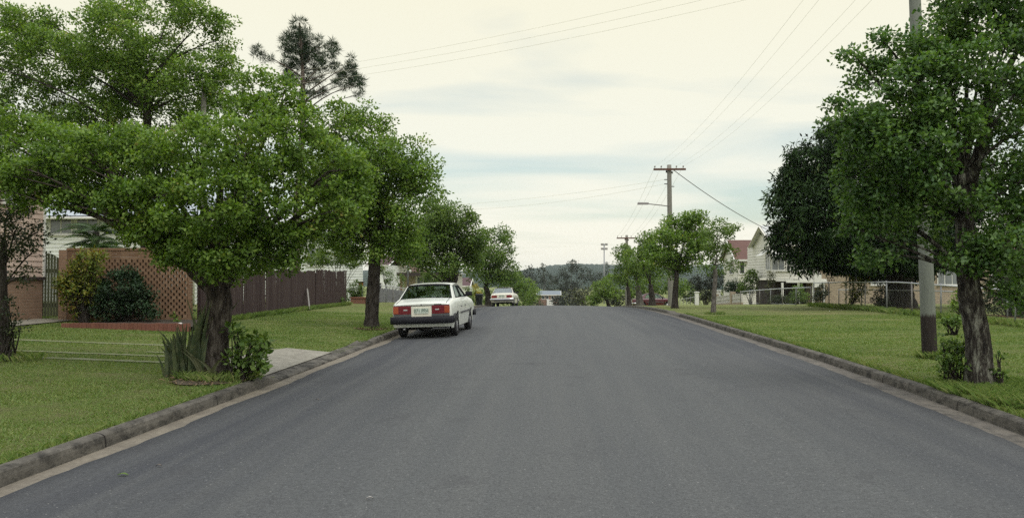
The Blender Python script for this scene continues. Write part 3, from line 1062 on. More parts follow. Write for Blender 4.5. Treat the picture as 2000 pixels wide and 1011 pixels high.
rr = [((1393, 611), 32.5, .105, [(1400, 447, 30, 20), (1432, 455, 20, 16), (1385, 478, 22, 20), (1412, 498, 30, 24), (1434, 520, 16, 12), (1378, 522, 16, 12), (1400, 530, 18, 10)],
       'leaf_far', 'bark_grey', 'sparse young street tree with a slim grey trunk on the right verge', [(1395, 570), (1397, 540), (1396, 520)], .095, .06, .26, 1.3, .5),
      ((1318, 597), 41, .16, [(1320, 448, 40, 30), (1362, 446, 36, 28), (1290, 480, 32, 32), (1332, 488, 46, 32), (1372, 488, 32, 26), (1312, 520, 38, 20), (1274, 510, 16, 22), (1352, 424, 26, 11)],
       'leaf', 'bark_dark', 'round bright green street tree in front of the pole with the street lamp', [(1319, 570), (1321, 545), (1322, 530)], .125, .085, .36, 1.9, .65),
      ((1274, 594), 51, .20, [(1262, 485, 22, 30), (1276, 520, 28, 28), (1252, 512, 18, 28), (1282, 480, 16, 22)], 'leaf_far', 'bark_dark',
       'dark green street tree whose trunk crosses the middle of the maroon car', [(1273, 575), (1270, 555)], .15, .09, .42, 1.6, .68),
      ((1250, 594), 58, .26, [(1242, 508, 22, 26), (1247, 540, 22, 22), (1232, 525, 14, 20)], 'leaf_lime', 'bark_grey',
       'yellow green street tree with a grey trunk crossing the rear of the maroon car', [(1248, 575), (1245, 558)], .17, .10, .45, 1.5, .68),
      ((1229, 595), 66, .2, [(1216, 493, 18, 13), (1225, 515, 20, 28), (1212, 540, 16, 20), (1230, 545, 18, 18)], 'leaf_far', 'bark_dark',
       'dark crowned street tree just left of the maroon car under the second utility pole', [(1228, 575), (1226, 560)], .18, .11, .45, 1.6, .68),
      ((1192, 602), 84, .22, [(1182, 562, 24, 18), (1196, 550, 18, 16), (1170, 580, 18, 13), (1158, 588, 14, 10), (1200, 575, 16, 14)], 'leaf_lime', 'bark_dark',
       'low bright green street tree at the right edge of the road crest', [(1186, 588), (1182, 578)], .2, .13, .5, 1.5, .68)]
for (bp, Y, r, lob, lm, bm, lab, tr, l, w, rc, de, cv) in rr:
    b = at(bp[0], bp[1], Y)
    tree('street_tree', lab, 'tree', (b.x, b.y), [at(p[0], p[1], Y) for p in tr], r, lob, Y, M[lm], M[bm], l, w, rc, de, cv, group=ST, spread=1.0)

mb = at(1757, 592, 38)
MG = [(1548, 400, 46, 58), (1592, 322, 55, 46), (1640, 285, 55, 55), (1560, 468, 55, 48), (1620, 430, 75, 75), (1700, 390, 90, 100), (1640, 500, 58, 32), (1720, 500, 80, 36), (1540, 352, 28, 30),
      (1765, 330, 80, 90), (1805, 450, 80, 65), (1575, 505, 36, 28), (1690, 270, 60, 50), (1860, 380, 70, 90), (1700, 450, 80, 60), (1850, 480, 60, 45), (1622, 505, 36, 20), (1660, 522, 46, 20), (1720, 528, 55, 18), (1790, 520, 50, 26)]
tree('mango_tree', 'huge dense almost black mango tree standing behind the chain link fence', 'tree', (mb.x, mb.y),
     [at(1757, 560, 38), at(1757, 520, 38)], .60, MG, 38, M['leaf_mango'], M['bark_dark'], .24, .075, .42, 2.5, .85, r1=.5, spread=3.0, droop=.9, twigs=4)
pb = at(577, 560, 45)
PN = [(506, 103, 15, 12), (522, 118, 10, 8), (585, 55, 20, 18), (562, 85, 20, 24), (605, 80, 24, 22), (590, 115, 32, 26), (640, 85, 14, 16), (640, 120, 22, 22), (560, 130, 18, 20),
      (610, 150, 25, 18), (690, 125, 14, 18), (685, 150, 22, 14), (708, 165, 14, 8), (670, 165, 22, 10), (665, 140, 14, 14), (580, 160, 22, 14), (620, 180, 18, 8), (700, 185, 10, 8), (548, 155, 10, 10), (600, 190, 20, 8), (580, 85, 22, 20), (612, 115, 22, 20), (655, 100, 10, 12)]
tree('pine_tree', 'tall dark pine with a bare straight trunk rising behind the brown fence', 'tree', (pb.x, pb.y),
     [at(579, 440, 45), at(588, 300, 45), at(592, 180, 45), at(588, 90, 45), at(585, 45, 45)], .30, PN, 45, M['leaf_pine'], M['bark_pine'], .32, .026, .27, 1.2, .85, r1=.05, needle=True,
     limb=.8, spread=1.2, forks=[at(588, y, 45) for y in (300, 260, 230, 205, 190, 170, 150, 130, 110, 90, 70)], twigs=6)
sb = at(8, 700, 13.2)
tree('young_tree', 'thin dark sapling with dusky olive leaves at the left edge of the lawn', 'tree', (sb.x, sb.y),
     [at(8, 600, 13.2), at(6, 520, 13.2), at(8, 470, 13.2)], .075, [(30, 450, 55, 36), (0, 465, 40, 45), (62, 495, 34, 22), (48, 540, 32, 18), (-20, 520, 40, 40), (20, 410, 50, 26), (70, 455, 24, 18)],
     13.2, M['leaf_dusk'], M['bark_dark'], .06, .03, .17, 1.0, .38, r1=.05, forks=[at(8, 560, 13.2), at(8, 520, 13.2)])
shrub('sapling_shoots', 'leafy shoots low on the thin dark sapling at the left edge', 'shrub', (sb.x + .12, sb.y - .1), [(20, 600, 16, 26), (32, 640, 16, 18), (-5, 640, 22, 30), (16, 660, 14, 20)], 13.1, M['leaf_dusk'], .055, .03, .11, 1.2, .4)

# far trees in the valley
far = [(1118, 245, .5, [(1120, 518, 13, 9), (1105, 532, 16, 12), (1135, 532, 14, 12), (1095, 555, 18, 18), (1145, 545, 12, 10), (1108, 580, 26, 22), (1090, 590, 18, 16), (1120, 560, 16, 16), (1085, 545, 8, 8), (1150, 530, 6, 5)], 'leaf_gum', 'tall dark gum tree in the dip beyond the road crest, left of the floodlight mast'),
       (1035, 255, .4, [(1033, 527, 9, 9), (1025, 540, 14, 10), (1040, 545, 14, 12), (1012, 542, 12, 10), (1030, 562, 18, 12)], 'leaf_gum', 'grey gum tree at the foot of the hill, leftmost of the far gums'),
       (1062, 265, .35, [(1061, 518, 5, 4), (1058, 530, 9, 7), (1066, 542, 12, 10), (1055, 552, 12, 10), (1070, 560, 12, 12)], 'leaf_gum', 'thin gum tree with a small top tuft above the orange house'),
       (1165, 300, .35, [(1158, 545, 8, 6), (1168, 540, 9, 7), (1178, 548, 10, 7), (1165, 556, 14, 7), (1190, 545, 8, 8)], 'leaf_gum', 'small gum tree under the floodlight mast'),
       (1188, 330, .3, [(1185, 522, 4, 3), (1186, 516, 3, 3), (1184, 532, 6, 5)], 'leaf_gum', 'skinny gum tree poking up just right of the floodlight mast'),
       (1138, 165, .35, [(1140, 575, 20, 14), (1128, 588, 18, 12), (1155, 570, 14, 10), (1150, 590, 18, 10), (1165, 580, 12, 12)], 'leaf_olive', 'brownish olive tree at the end of the road right of the dark gum')]
for px, Y, r, lob, lm, lab in far:
    b = at(px, 600, Y)
    zt = G(b.x, b.y)
    tree('gum_tree' if lm == 'leaf_gum' else 'valley_tree', lab, 'tree', (b.x, b.y), [(b.x, b.y, zt + 4)], r, lob, Y, M[lm], M['bark_grey'], .55, .34, 1.0, 1.3, .5, spread=4, twigs=3, group='trees in the dip beyond the crest')

# background greenery around the houses
bk = [('garden_shrub', 'pale yellow green bush behind the brown paling fence right of the pine trunk', 43, 660, [(650, 500, 36, 22), (690, 505, 30, 20), (620, 508, 25, 14), (665, 480, 25, 16)], 'leaf_lime', .10, .06),
      ('garden_shrub', 'small leafy bush behind the brown paling fence left of the pine trunk', 34, 540, [(530, 505, 28, 18), (556, 500, 22, 22), (512, 512, 22, 12)], 'leaf_far', .10, .06),
      ('garden_shrub', 'dark shrub with a rounded top at the far end of the brown paling fence', 43.5, 695, [(695, 565, 16, 20), (680, 578, 14, 14), (706, 575, 10, 16)], 'leaf_far', .09, .05),
      ('garden_shrub', 'climbing bush against the white wall left of the grey front fence', 60, 757, [(760, 540, 10, 16), (750, 525, 8, 12), (783, 548, 8, 14)], 'leaf_far', .12, .07),
      ('garden_shrub', 'dark tall bush in front of the flat roofed house', 62, 835, [(840, 552, 14, 18), (832, 540, 10, 14), (852, 545, 10, 10)], 'leaf_far', .12, .07),
      ('garden_shrub', 'yellow green pointed shrub beside the yellow bush', 72, 918, [(918, 575, 6, 14), (914, 568, 5, 10)], 'leaf_lime', .12, .07),
      ('garden_shrub', 'bright yellow flowering bush behind the wheelie bin', 73, 929, [(929, 566, 7, 10), (933, 576, 6, 9)], 'leaf_yellow', .12, .08),
      ('hedge', 'rounded dark green bush in front of the white gabled house', 62, 1466, [(1466, 552, 16, 22), (1470, 540, 12, 14), (1455, 560, 14, 16)], 'leaf_far', .13, .08),
      ('hedge', 'lower dark bush behind the breeze block wall under the red tiled house', 66, 1435, [(1437, 560, 16, 14), (1425, 562, 12, 12), (1445, 566, 12, 10)], 'leaf_shrub', .13, .08),
      ('garden_shrub', 'dark weeping bush behind the white gate post', 75, 1378, [(1375, 560, 14, 20), (1388, 552, 14, 20), (1400, 545, 12, 16), (1360, 555, 14, 16)], 'leaf_gum', .16, .09),
      ('garden_shrub', 'mid green bushes behind the maroon car', 92, 1300, [(1290, 555, 26, 20), (1325, 560, 26, 18), (1265, 560, 22, 18), (1345, 572, 22, 14), (1240, 565, 18, 18)], 'leaf_lime', .2, .13),
      ('garden_tree', 'dark bush under the street trees left of the maroon car', 96, 1215, [(1215, 580, 18, 16), (1200, 588, 16, 12), (1232, 575, 14, 18)], 'leaf_gum', .2, .13),
      ('hedge', 'dark hedge behind the mesh fence left of the breeze block wall', 86, 1375, [(1350, 580, 16, 11), (1372, 578, 18, 13), (1395, 580, 14, 11), (1410, 576, 10, 12)], 'leaf_dusk', .2, .12),
      ('hedge', 'green hedge past the wheelie bin at the crest', 90, 940, [(925, 582, 14, 12), (945, 580, 14, 14), (962, 575, 12, 14)], 'leaf_far', .2, .12),
      ('hedge', 'grey green thicket in the dip right of the orange house', 170, 1095, [(1092, 588, 16, 10), (1112, 586, 16, 12), (1130, 592, 14, 8)], 'leaf_gum', .45, .28),
      ('hedge', 'dull green thicket in the dip left of the orange house', 180, 1045, [(1040, 588, 14, 12), (1030, 580, 14, 14), (1052, 594, 8, 6)], 'leaf_olive', .45, .28),
      ('garden_shrub', 'yellowish vine climbing the corner of the white gabled house', 57.5, 1502, [(1503, 548, 6, 10), (1500, 562, 5, 10), (1508, 540, 5, 6)], 'leaf_olive', .10, .06),
      ('garden_shrub', 'bright green bush behind the low fence below the veranda', 53, 1558, [(1558, 572, 14, 14), (1568, 580, 12, 10), (1548, 582, 10, 8)], 'leaf_far', .10, .06),
      ('garden_shrub', 'dull grey green weeds along the low end of the mesh fence', 52.2, 1518, [(1515, 585, 14, 9), (1535, 586, 12, 8), (1528, 580, 8, 7)], 'leaf_dusk', .10, .05),
      ('garden_shrub', 'dark rounded bush at the corner of the high mesh fence', 43.5, 1607, [(1606, 570, 12, 16), (1598, 580, 10, 12)], 'leaf_dusk', .10, .06),
      ('cordyline', 'reddish strappy leaved plants below the mango crown', 37.3, 1662, [(1660, 555, 10, 14), (1680, 565, 12, 16), (1668, 580, 12, 12), (1690, 548, 8, 8)], 'leaf_croton', .30, .05),
      ('garden_shrub', 'spindly yellow green shrub behind the mesh fence below the mango', 36.5, 1722, [(1720, 572, 12, 14), (1728, 590, 12, 8), (1712, 590, 12, 8)], 'leaf_dusk', .10, .05),
      ('garden_shrub', 'brownish bush behind the fence at the right edge', 29, 1965, [(1960, 560, 34, 36), (2010, 560, 40, 50), (1940, 590, 24, 22), (1995, 600, 34, 24)], 'leaf_dusk', .09, .05),
      ('garden_tree', 'dull olive tree behind the fence at the right edge', 32, 1985, [(1970, 470, 40, 40), (2030, 460, 50, 60), (1985, 420, 40, 40), (2020, 520, 40, 40), (1960, 520, 26, 26)], 'leaf_dusk', .11, .06),
      ('garden_shrub', 'leafy twigs poking out from the mesh fence right of the leaning trunk', 22.6, 1900, [(1875, 590, 16, 14), (1880, 572, 10, 10), (1865, 600, 10, 8)], 'leaf_lime', .08, .05),
      ('weed_clump', 'low weed clump in the grass between the pole and the mesh fence', 21, 1860, [(1856, 626, 18, 8), (1870, 628, 12, 8), (1845, 630, 10, 6)], 'weed', .08, .05),
      ('weed_clump', 'low weeds growing at the foot of the brown fence near its far end', 38.2, 655, [(645, 588, 14, 6), (662, 586, 12, 7), (630, 591, 10, 5)], 'weed', .08, .05),
      ('weed_clump', 'small weed sprouting at the fence beside the fallen branch', 30.5, 545, [(545, 594, 6, 10), (538, 602, 8, 7)], 'weed', .07, .04)]
for nm, lab, Y, px, lob, lm, l, w in bk:
    b = at(px, 590, Y)
    shrub(nm, lab, 'shrub' if nm != 'garden_tree' else 'tree', (b.x, b.y), lob, Y, M[lm], l, w, max(.12, 5.5 * Y / F), 1.6, .55, group='garden bushes along the street' if nm == 'garden_shrub' else None)

# planting by the lattice wall
b = at(165, 625, 21.6)
shrub('croton', 'yellow and orange leaved croton beside the green gate', 'shrub', (b.x, b.y), [(165, 520, 26, 28), (190, 505, 16, 14), (140, 560, 34, 24), (170, 570, 24, 30), (125, 565, 20, 14), (165, 610, 16, 20), (180, 540, 16, 30), (155, 500, 12, 10), (150, 545, 26, 34), (178, 575, 20, 36), (140, 590, 16, 20)], 21.6, M['leaf_croton'], .13, .05, .15, 1.9, .55)
b = at(245, 630, 21.7)
shrub('garden_shrub', 'dense dark green shrub leaning on the brick lattice wall', 'shrub', (b.x, b.y), [(240, 562, 42, 30), (222, 600, 42, 30), (265, 598, 32, 30), (290, 578, 14, 14), (296, 610, 14, 16), (200, 575, 18, 30), (255, 536, 20, 12), (226, 534, 12, 9), (278, 556, 14, 10), (205, 545, 10, 10)], 21.7, M['leaf_shrub'], .07, .045, .17, 2.2, .6, group='garden bushes along the street')
b = at(345, 630, 21.8)
shrub('garden_shrub', 'tiny yellowish plant at the right end of the brick edging', 'shrub', (b.x, b.y), [(343, 624, 8, 6), (338, 616, 5, 6)], 21.8, M['leaf_lime'], .07, .03, .07, 1.5, .5, group='garden bushes along the street')
b = at(487, 735, 11.75)
shrub('sucker_shrub', 'round leaved sucker shrub sprouting right of the thick trunk', 'shrub', (b.x - .15, b.y),
      [(480, 690, 38, 30), (462, 650, 18, 14), (505, 680, 22, 24), (495, 715, 24, 22), (460, 705, 18, 20), (485, 665, 22, 16), (510, 700, 18, 26), (480, 720, 28, 16)], 11.75, M['weed'], .085, .075, .11, 1.25, .6)
b = at(1862, 725, 11.35)
shrub('sucker_shrub', 'bushy green suckers left of the leaning lichen streaked trunk', 'shrub', (b.x, b.y),
      [(1862, 690, 24, 26), (1850, 670, 12, 14), (1875, 675, 12, 14), (1862, 715, 24, 18), (1842, 705, 12, 16)], 11.35, M['weed'], .06, .04, .10, 1.7, .55)
b = at(1950, 730, 11.0)
shrub('sucker_shrub', 'thin pale shoots on the right side of the leaning trunk', 'shrub', (b.x, b.y), [(1952, 720, 10, 22), (1958, 745, 12, 12), (1950, 690, 6, 10)], 11.0, M['weed'], .06, .04, .07, 1.0, .5)


# snake plants beside the thick trunk
def snake():
    c = at(372, 740, 11.95)
    t = thing('snake_plant', 'clump of tall pale edged snake plant blades left of the thick trunk', 'plant', (c.x, c.y, G(c.x, c.y)))
    z0 = G(c.x, c.y)
    for bunch, (dx, dy, n, hmax) in enumerate(((-.10, 0, 40, .80), (.16, -.02, 26, 1.15), (-.28, .05, 18, .62))):
        for k in range(n):
            m = MB()
            bx, by = c.x + dx + random.gauss(0, .07), c.y + dy + random.gauss(0, .08)
            h = hmax * random.uniform(.55, 1.08)
            lx, ly = random.gauss(dx * .8 * h, .16 * h), random.gauss(0, .14 * h)
            a = random.uniform(-.5, .5)
            wv = Vector((math.cos(a), math.sin(a), 0)) * random.uniform(.022, .036)
            th = Vector((-math.sin(a), math.cos(a), 0)) * .006
            P = []
            for i in range(8):
                s = i / 7
                p = Vector((bx + lx * s * s, by + ly * s * s, z0 - .03 + h * s))
                k2 = (1 - s ** 3.2) * (.6 + .4 * math.sin(min(1, s * 2) * math.pi / 2)) + .02
                P.append([p - wv * k2 + th, p - th, p + wv * k2 + th])
            m.grid(P).grid([r[::-1] for r in [[q + th * .6 for q in row] for row in P]])
            m.build('leaf', M['leaf_snake'], t, True)
    for k in range(4):                                        # a few pale flopped blades
        m = MB()
        P = []
        bx = c.x + .34 + random.uniform(-.1, .1)
        sgn = (-1, -1, 1, -1)[k]
        for i in range(8):
            s = i / 7
            p = Vector((bx + sgn * .30 * s * s, c.y - .22 - .05 * s, z0 - .02 + (.55 - .05 * k) * s * (1.15 - .25 * s)))
            wv = Vector((1, .2, 0)) * .03 * ((1 - s ** 3) + .02)
            P.append([p - wv, p + Vector((0, .012, 0)), p + wv])
        m.grid(P)
        m.build('leaf', M['leaf_olive'], t, True)


snake()


b = at(310, 600, 24.3)
shrub('garden_shrub', 'dark hedge showing through the gaps of the brick lattice wall', 'shrub', (b.x, b.y), [(320, 600, 40, 32), (350, 590, 22, 36), (270, 600, 40, 30), (300, 570, 30, 24)], 24.3, M['leaf_shrub'], .09, .05, .2, 1.6, .6, group='garden bushes along the street')


# palm behind the wall
def palm():
    c = at(188, 500, 25.5)
    z = G(c.x, c.y)
    t = thing('palm', 'feathery green palm fronds showing over the brick lattice wall', 'palm', (c.x, c.y, z))
    top = at(188, 452, 25.5)
    MB().tube([(c.x, c.y, z - .1), (c.x, c.y, z + 1), top], [.12, .11, .10], 9, .05).build('trunk', M['bark_grey'], t, True)
    V = []
    for k in range(34):
        a = k * 2.4
        m = random.uniform(.8, 1.35)
        el = random.uniform(.25, 1.1)
        low = (k % 3) * .28
        prev = None
        pts = []
        for i in range(14):
            s = i / 13
            r = m * s * math.cos(el * (1 - .5 * s))
            pts.append(Vector((top.x + math.cos(a) * r, top.y + math.sin(a) * r, top.z - low + m * (math.sin(el) * s - .65 * s * s))))
        MB().tube(pts, [.014 * (1 - .8 * i / 13) for i in range(14)], 4, 0, False).build('frond', M['leaf_palm'], t)
        for i in range(2, 14):
            d = (pts[i] - pts[i - 1]).normalized()
            sd = d.cross(Vector((0, 0, 1))).normalized()
            for sg in (-1, 1):
                for q in (0, .5):
                    p = pts[i].lerp(pts[i - 1], q)
                    ln = .30 * math.sin(math.pi * min(1, i / 14 + .1)) + .05
                    e = p + (sd * sg * .8 + d * .5 + Vector((0, 0, -.35))).normalized() * ln
                    w = d * .016
                    V += [p - w, p.lerp(e, .5) - w * 1.3, e, p.lerp(e, .5) + w * 1.3]
    np_mesh('leaflets', np.array([tuple(p) for p in V]), 4, M['leaf_palm'], t)


palm()


# ------------------------------------------------------------------ WALLS, GATES, FENCES
def lattice_wall():
    Y = 22.5
    x0, x1 = at(131, 600, Y).x, at(373, 600, Y).x
    z0 = G((x0 + x1) / 2, Y) - .05
    t = thing('brick_lattice_wall', 'orange brick screen wall pierced with a lattice of small square gaps', 'wall', ((x0 + x1) / 2, Y, z0))
    m = MB()
    n = 24
    rh = .086
    L = x1 - x0
    step = .163
    for r in range(n):
        za, zb = z0 + r * rh, z0 + (r + 1) * rh - .004
        if r < 2 or r > n - 4:
            k = int(L / .24)
            for i in range(k):
                a = x0 + L * i / k
                m.box(a + .002, a + L / k - .002, Y, Y + .11, za, zb)
        else:
            off = step / 2 if (r // 1) % 2 else 0
            k = int(L / step)
            m.box(x0, x0 + .10, Y - .001, Y + .111, za, zb)
            m.box(x1 - .10, x1, Y - .001, Y + .111, za, zb)
            for i in range(k):
                a = x0 + .10 + off + i * step
                b = min(a + step * .66, x1 - .101)
                if b > a:
                    m.box(a, b, Y, Y + .11, za, zb + .004)
    m.build('brick_screen', M['wall_bricks'], t)
    c = MB().box(x0 - .03, x1 + .02, Y - .02, Y + .13, z0 + n * rh, z0 + n * rh + .07)
    c.build('capping', M['wall_bricks'], t, False, .006)
    p = MB().box(x0 - .24, x0 - .005, Y - .03, Y + .2, z0, z0 + n * rh + .02)
    p.build('end_pier', M['tan_brick'], t)
    # low brick edging of the bed
    ex0, ex1 = at(105, 645, 19.6).x, at(358, 645, 19.6).x
    yb = 19.9
    tt = thing('brick_edging', 'low red brick edging round the garden bed at the lattice wall', 'edging', ((ex0 + ex1) / 2, yb, G(-10, yb)))
    e = MB()
    k = 30
    zb = G((ex0 + ex1) / 2, yb)
    for i in range(k):
        a = ex0 + (ex1 - ex0) * i / k
        e.box(a + .003, a + (ex1 - ex0) / k - .003, yb, yb + .11, zb - .05, zb + .15 + random.uniform(-.006, .006))
    e.build('brick_row', M['edge_bricks'], tt)
    s = MB()
    s.grid([[(ex0 + (ex1 - ex0) * i / 10, yb + .1 + (2.4) * j / 5, zb + .06 + .05 * j / 5) for i in range(11)] for j in range(6)])
    s.build('soil', plain('bed_soil', (.06, .045, .03), (.035, .026, .018), 14, .95, bmp=.6), tt, True)


lattice_wall()


def gate():
    Y = 22.6
    x0, x1 = at(62, 600, Y).x, at(131, 600, Y).x - .25
    z0 = G((x0 + x1) / 2, Y)
    t = thing('timber_gate', 'olive green timber gate with an arched top beside the lattice wall', 'gate', ((x0 + x1) / 2, Y, z0))
    m = MB()
    n = 9
    w = (x1 - x0) / n
    for i in range(n):
        u = (i + .5) / n
        h = 1.72 + .16 * math.sin(math.pi * u)
        a = x0 + w * i
        h2 = 1.72 + .16 * math.sin(math.pi * (i + .05) / n)
        h3 = 1.72 + .16 * math.sin(math.pi * (i + .95) / n)
        xa, xb = a + .008, a + w - .014
        m.hexa([(xa, Y, z0 + .07), (xb, Y, z0 + .07), (xb, Y + .022, z0 + .07), (xa, Y + .022, z0 + .07), (xa, Y, z0 + h2), (xb, Y, z0 + h3), (xb, Y + .022, z0 + h3), (xa, Y + .022, z0 + h2)])
    m.build('boards', M['gate_green'], t)
    r = MB()
    for z in (.32, 1.3):
        r.box(x0, x1, Y + .024, Y + .07, z0 + z, z0 + z + .12)
    r.build('rail', M['gate_green'], t)


gate()


def paling_fence():
    t = thing('paling_fence', 'tall weathered brown timber paling fence along the left verge', 'fence', (-9.85, 31, G(-9.85, 31)))
    m = MB()
    y = 22.75
    k = 0
    while y < 39.3:
        w = random.uniform(.10, .15)
        x = -9.85 + .10 * math.sin(y * .7) * .4 + random.uniform(-.008, .008)
        z = G(x, y)
        h = np.interp(y, [22.7, 27.8, 34, 39.3], [1.58, 1.57, 1.58, 1.66]) + random.uniform(-.035, .03) + .03 * math.sin(y * 1.3)
        tl = random.uniform(-.012, .012)
        m.hexa([(x, y, z - .04), (x + .016, y, z - .04), (x + .016, y + w, z - .04), (x, y + w, z - .04),
                (x + tl, y + tl, z + h), (x + .016 + tl, y + tl, z + h), (x + .016 + tl, y + w + tl, z + h), (x + tl, y + w + tl, z + h)])
        y += w + (random.uniform(.001, .006) if random.random() > .05 else .03)
    m.build('palings', M['paling'], t)
    r = MB()
    for z in (.4, 1.25):
        r.beam((-9.92, 22.8, G(-9.9, 22.8) + z), (-9.92, 39.2, G(-9.9, 39.2) + z), .05, .08)
    r.build('rail', M['paling'], t)
    for i in range(8):
        y = 22.9 + i * 2.33
        MB().box(-10.02, -9.93, y, y + .1, G(-9.9, y) - .1, G(-9.9, y) + 1.5).build('post', M['paling'], t)


paling_fence()


def mesh_fence(name, label, x, ya, yb, h, gap, wob=0, rust=True, group=None):
    t = thing(name, label, 'fence', (x, (ya + yb) / 2, G(x, (ya + yb) / 2)), 0, group)
    n = max(2, round((yb - ya) / gap))
    zt = lambda y: G(x, y) + float(h(y))
    ys = np.linspace(ya, yb, n + 1)
    for i, y in enumerate(ys):
        w = random.uniform(-.02, .02)
        MB().tube([(x, y, G(x, y) - .1), (x + w, y, zt(y) + .045), (x + w, y, zt(y) + .06)], [.026, .026, .012], 8).build('post', M['galv'] if i % 2 else M['lamp_metal'], t, True)
    MB().tube([(x, y, zt(y)) for y in np.linspace(ya, yb, n * 2 + 1)], .026, 8).build('top_rail', M['pale_galv'], t, True)
    m = MB()
    for a, b in zip(ys[:-1], ys[1:]):
        if random.random() < .85:
            m.tube([(x, a, G(x, a) + .05), (x, b, G(x, b) + .05)], .016, 6)
    m.build('bottom_rail', M['rust_pipe'] if rust else M['galv'], t, True)
    w = MB()
    p = .075
    z0, hh = .06, float(h(ya)) - .06
    for s in (1, -1):
        y = ya - hh
        while y < yb + hh:
            a, b = (y, y + hh)
            if s < 0:
                a, b = b, a
            ca, cb = min(max(a, ya), yb), min(max(b, ya), yb)
            if abs(ca - cb) > .02:
                fa, fb = (ca - a) / (b - a), (cb - a) / (b - a)
                za, zb = G(x, ca) + z0 + fa * (float(h(ca)) - .06), G(x, cb) + z0 + fb * (float(h(cb)) - .06)
                d = .0009
                w.add([(x, ca, za - d), (x, cb, zb - d), (x, cb, zb + d), (x, ca, za + d)], [(0, 1, 2, 3)])
            y += p
    w.build('wire_mesh', M['galv'], t)
    return t


mesh_fence('chain_link_fence', 'high galvanised chain link fence with a rusty bottom rail on the right verge', 13.6, 17.5, 41.9,
           lambda y: np.interp(y, [17, 23, 32, 42], [.98, 1.00, 1.20, 1.18]), 2.25)
mesh_fence('chain_link_fence', 'lower darker stretch of chain link fence running to the breeze block wall', 13.62, 42.4, 57.5, lambda y: np.interp(y, [42, 51, 58], [.96, .92, .9]), 2.4, rust=False)
mesh_fence('inner_fence', 'thin rusty inner fence behind the high chain link fence', 15.6, 25, 44, lambda y: .82, 3.1)
mesh_fence('chain_link_fence', 'low mesh fence before the grey palings beside the cream house', -9.85, 47.3, 63, lambda y: np.interp(y, [47, 63], [1.02, .95]), 2.3, rust=False)
mesh_fence('mesh_fence', 'dark mesh fence between the white gate posts and the maroon car', 13.7, 73.6, 84, lambda y: 1.05, 2.2, rust=False)


def grey_fence():
    t = thing('grey_paling_fence', 'grey timber paling fence behind the low mesh on the left', 'fence', (-10.3, 54, G(-10.3, 54)))
    m = MB()
    y = 47.4
    while y < 62:
        z = G(-10.3, y)
        m.box(-10.3, -10.28, y, y + .11, z, z + .86 + random.uniform(-.04, .03))
        y += .13
    m.build('palings', M['grey_paling'], t)
    r = MB().beam((-10.33, 47.4, G(-10.3, 47.4) + .6), (-10.33, 62, G(-10.3, 62) + .6), .04, .07)
    r.build('rail', M['grey_paling'], t)


grey_fence()


def breeze_wall():
    x, ya, yb = 13.7, 57.7, 66.5
    t = thing('breeze_block_wall', 'white patterned breeze block wall with cream piers beside the white gabled house', 'wall', (x, 62, G(x, 62)))
    z = lambda y: G(x, y)
    base = MB()
    m = MB()
    y = ya
    s = .30
    while y + s < yb:
        base.box(x, x + .14, y, y + s, z(y) - .15, z(y) + .16)
        for r in range(2):
            zb = z(y) + .17 + r * s
            f = .035
            m.box(x + .01, x + .12, y, y + s, zb, zb + f).box(x + .01, x + .12, y, y + s, zb + s - f, zb + s)
            m.box(x + .012, x + .118, y, y + f, zb + f, zb + s - f).box(x + .012, x + .118, y + s - f, y + s, zb + f, zb + s - f)
            m.beam((x + .06, y + f, zb + f), (x + .06, y + s - f, zb + s - f), .09, .035, (1, 0, 0))
            m.beam((x + .065, y + s - f, zb + f), (x + .065, y + f, zb + s - f), .09, .035, (1, 0, 0))
        y += s
    m.build('breeze_blocks', M['white_block'], t)
    base.build('base_course', M['cream_brick'], t)
    for y in (60.6, yb):
        MB().box(x - .05, x + .3, y, y + .45, z(y) - .2, z(y) + .98).build('pier', M['cream_brick'], t, False, .01)


breeze_wall()
for i, (px, Y, h) in enumerate(((1361, 73.2, 1.35), (1403, 67.6, 1.25))):
    p = at(px, 585, Y)
    z = G(p.x, p.y)
    t = thing('gate_post', ('white square gate post standing left of the slim grey trunk', 'white gate post just right of the slim grey trunk')[i], 'post', (p.x, p.y, z), 0, 'white gate posts')
    MB().box(p.x - .16, p.x + .16, p.y - .16, p.y + .16, z - .2, z + h).build('shaft', M['white_trim'], t, False, .01)
    MB().box(p.x - .21, p.x + .21, p.y - .21, p.y + .21, z + h, z + h + .09).build('cap', M['white_trim'], t, False, .015)
p = at(701, 587, 43)
z = G(p.x, p.y)
t = thing('brick_planter', 'low dark red brick planter at the end of the brown fence', 'planter', (p.x, p.y, z))
MB().box(p.x - .4, p.x + .4, p.y - .2, p.y + .3, z - .1, z + .28).build('brick_box', M['red_brick'], t)
MB().box(p.x - .44, p.x + .44, p.y - .24, p.y + .34, z + .28, z + .33).build('capping', M['edge_bricks'], t)
p = at(705, 587, 43.8)
t = thing('lantern_post', 'short brown lantern post among the bushes past the brown fence', 'post', (p.x, p.y, G(p.x, p.y)))
MB().box(p.x - .05, p.x + .05, p.y - .05, p.y + .05, G(p.x, p.y) - .1, G(p.x, p.y) + .95).build('shaft', M['dark_trim'], t)
MB().box(p.x - .11, p.x + .11, p.y - .11, p.y + .11, G(p.x, p.y) + .95, G(p.x, p.y) + 1.12).build('lantern', M['amber_lens'], t)
MB().box(p.x - .15, p.x + .15, p.y - .15, p.y + .15, G(p.x, p.y) + 1.12, G(p.x, p.y) + 1.18).build('cap', M['dark_trim'], t)
p = at(803, 570, 60)
t = thing('brick_pillar', 'dark red brick letterbox pillar above the grey fence', 'pillar', (p.x, p.y, G(p.x, p.y)))
MB().box(p.x - .17, p.x + .17, p.y - .17, p.y + .17, G(p.x, p.y) - .1, G(p.x, p.y) + 1.25).build('shaft', M['red_brick'], t)
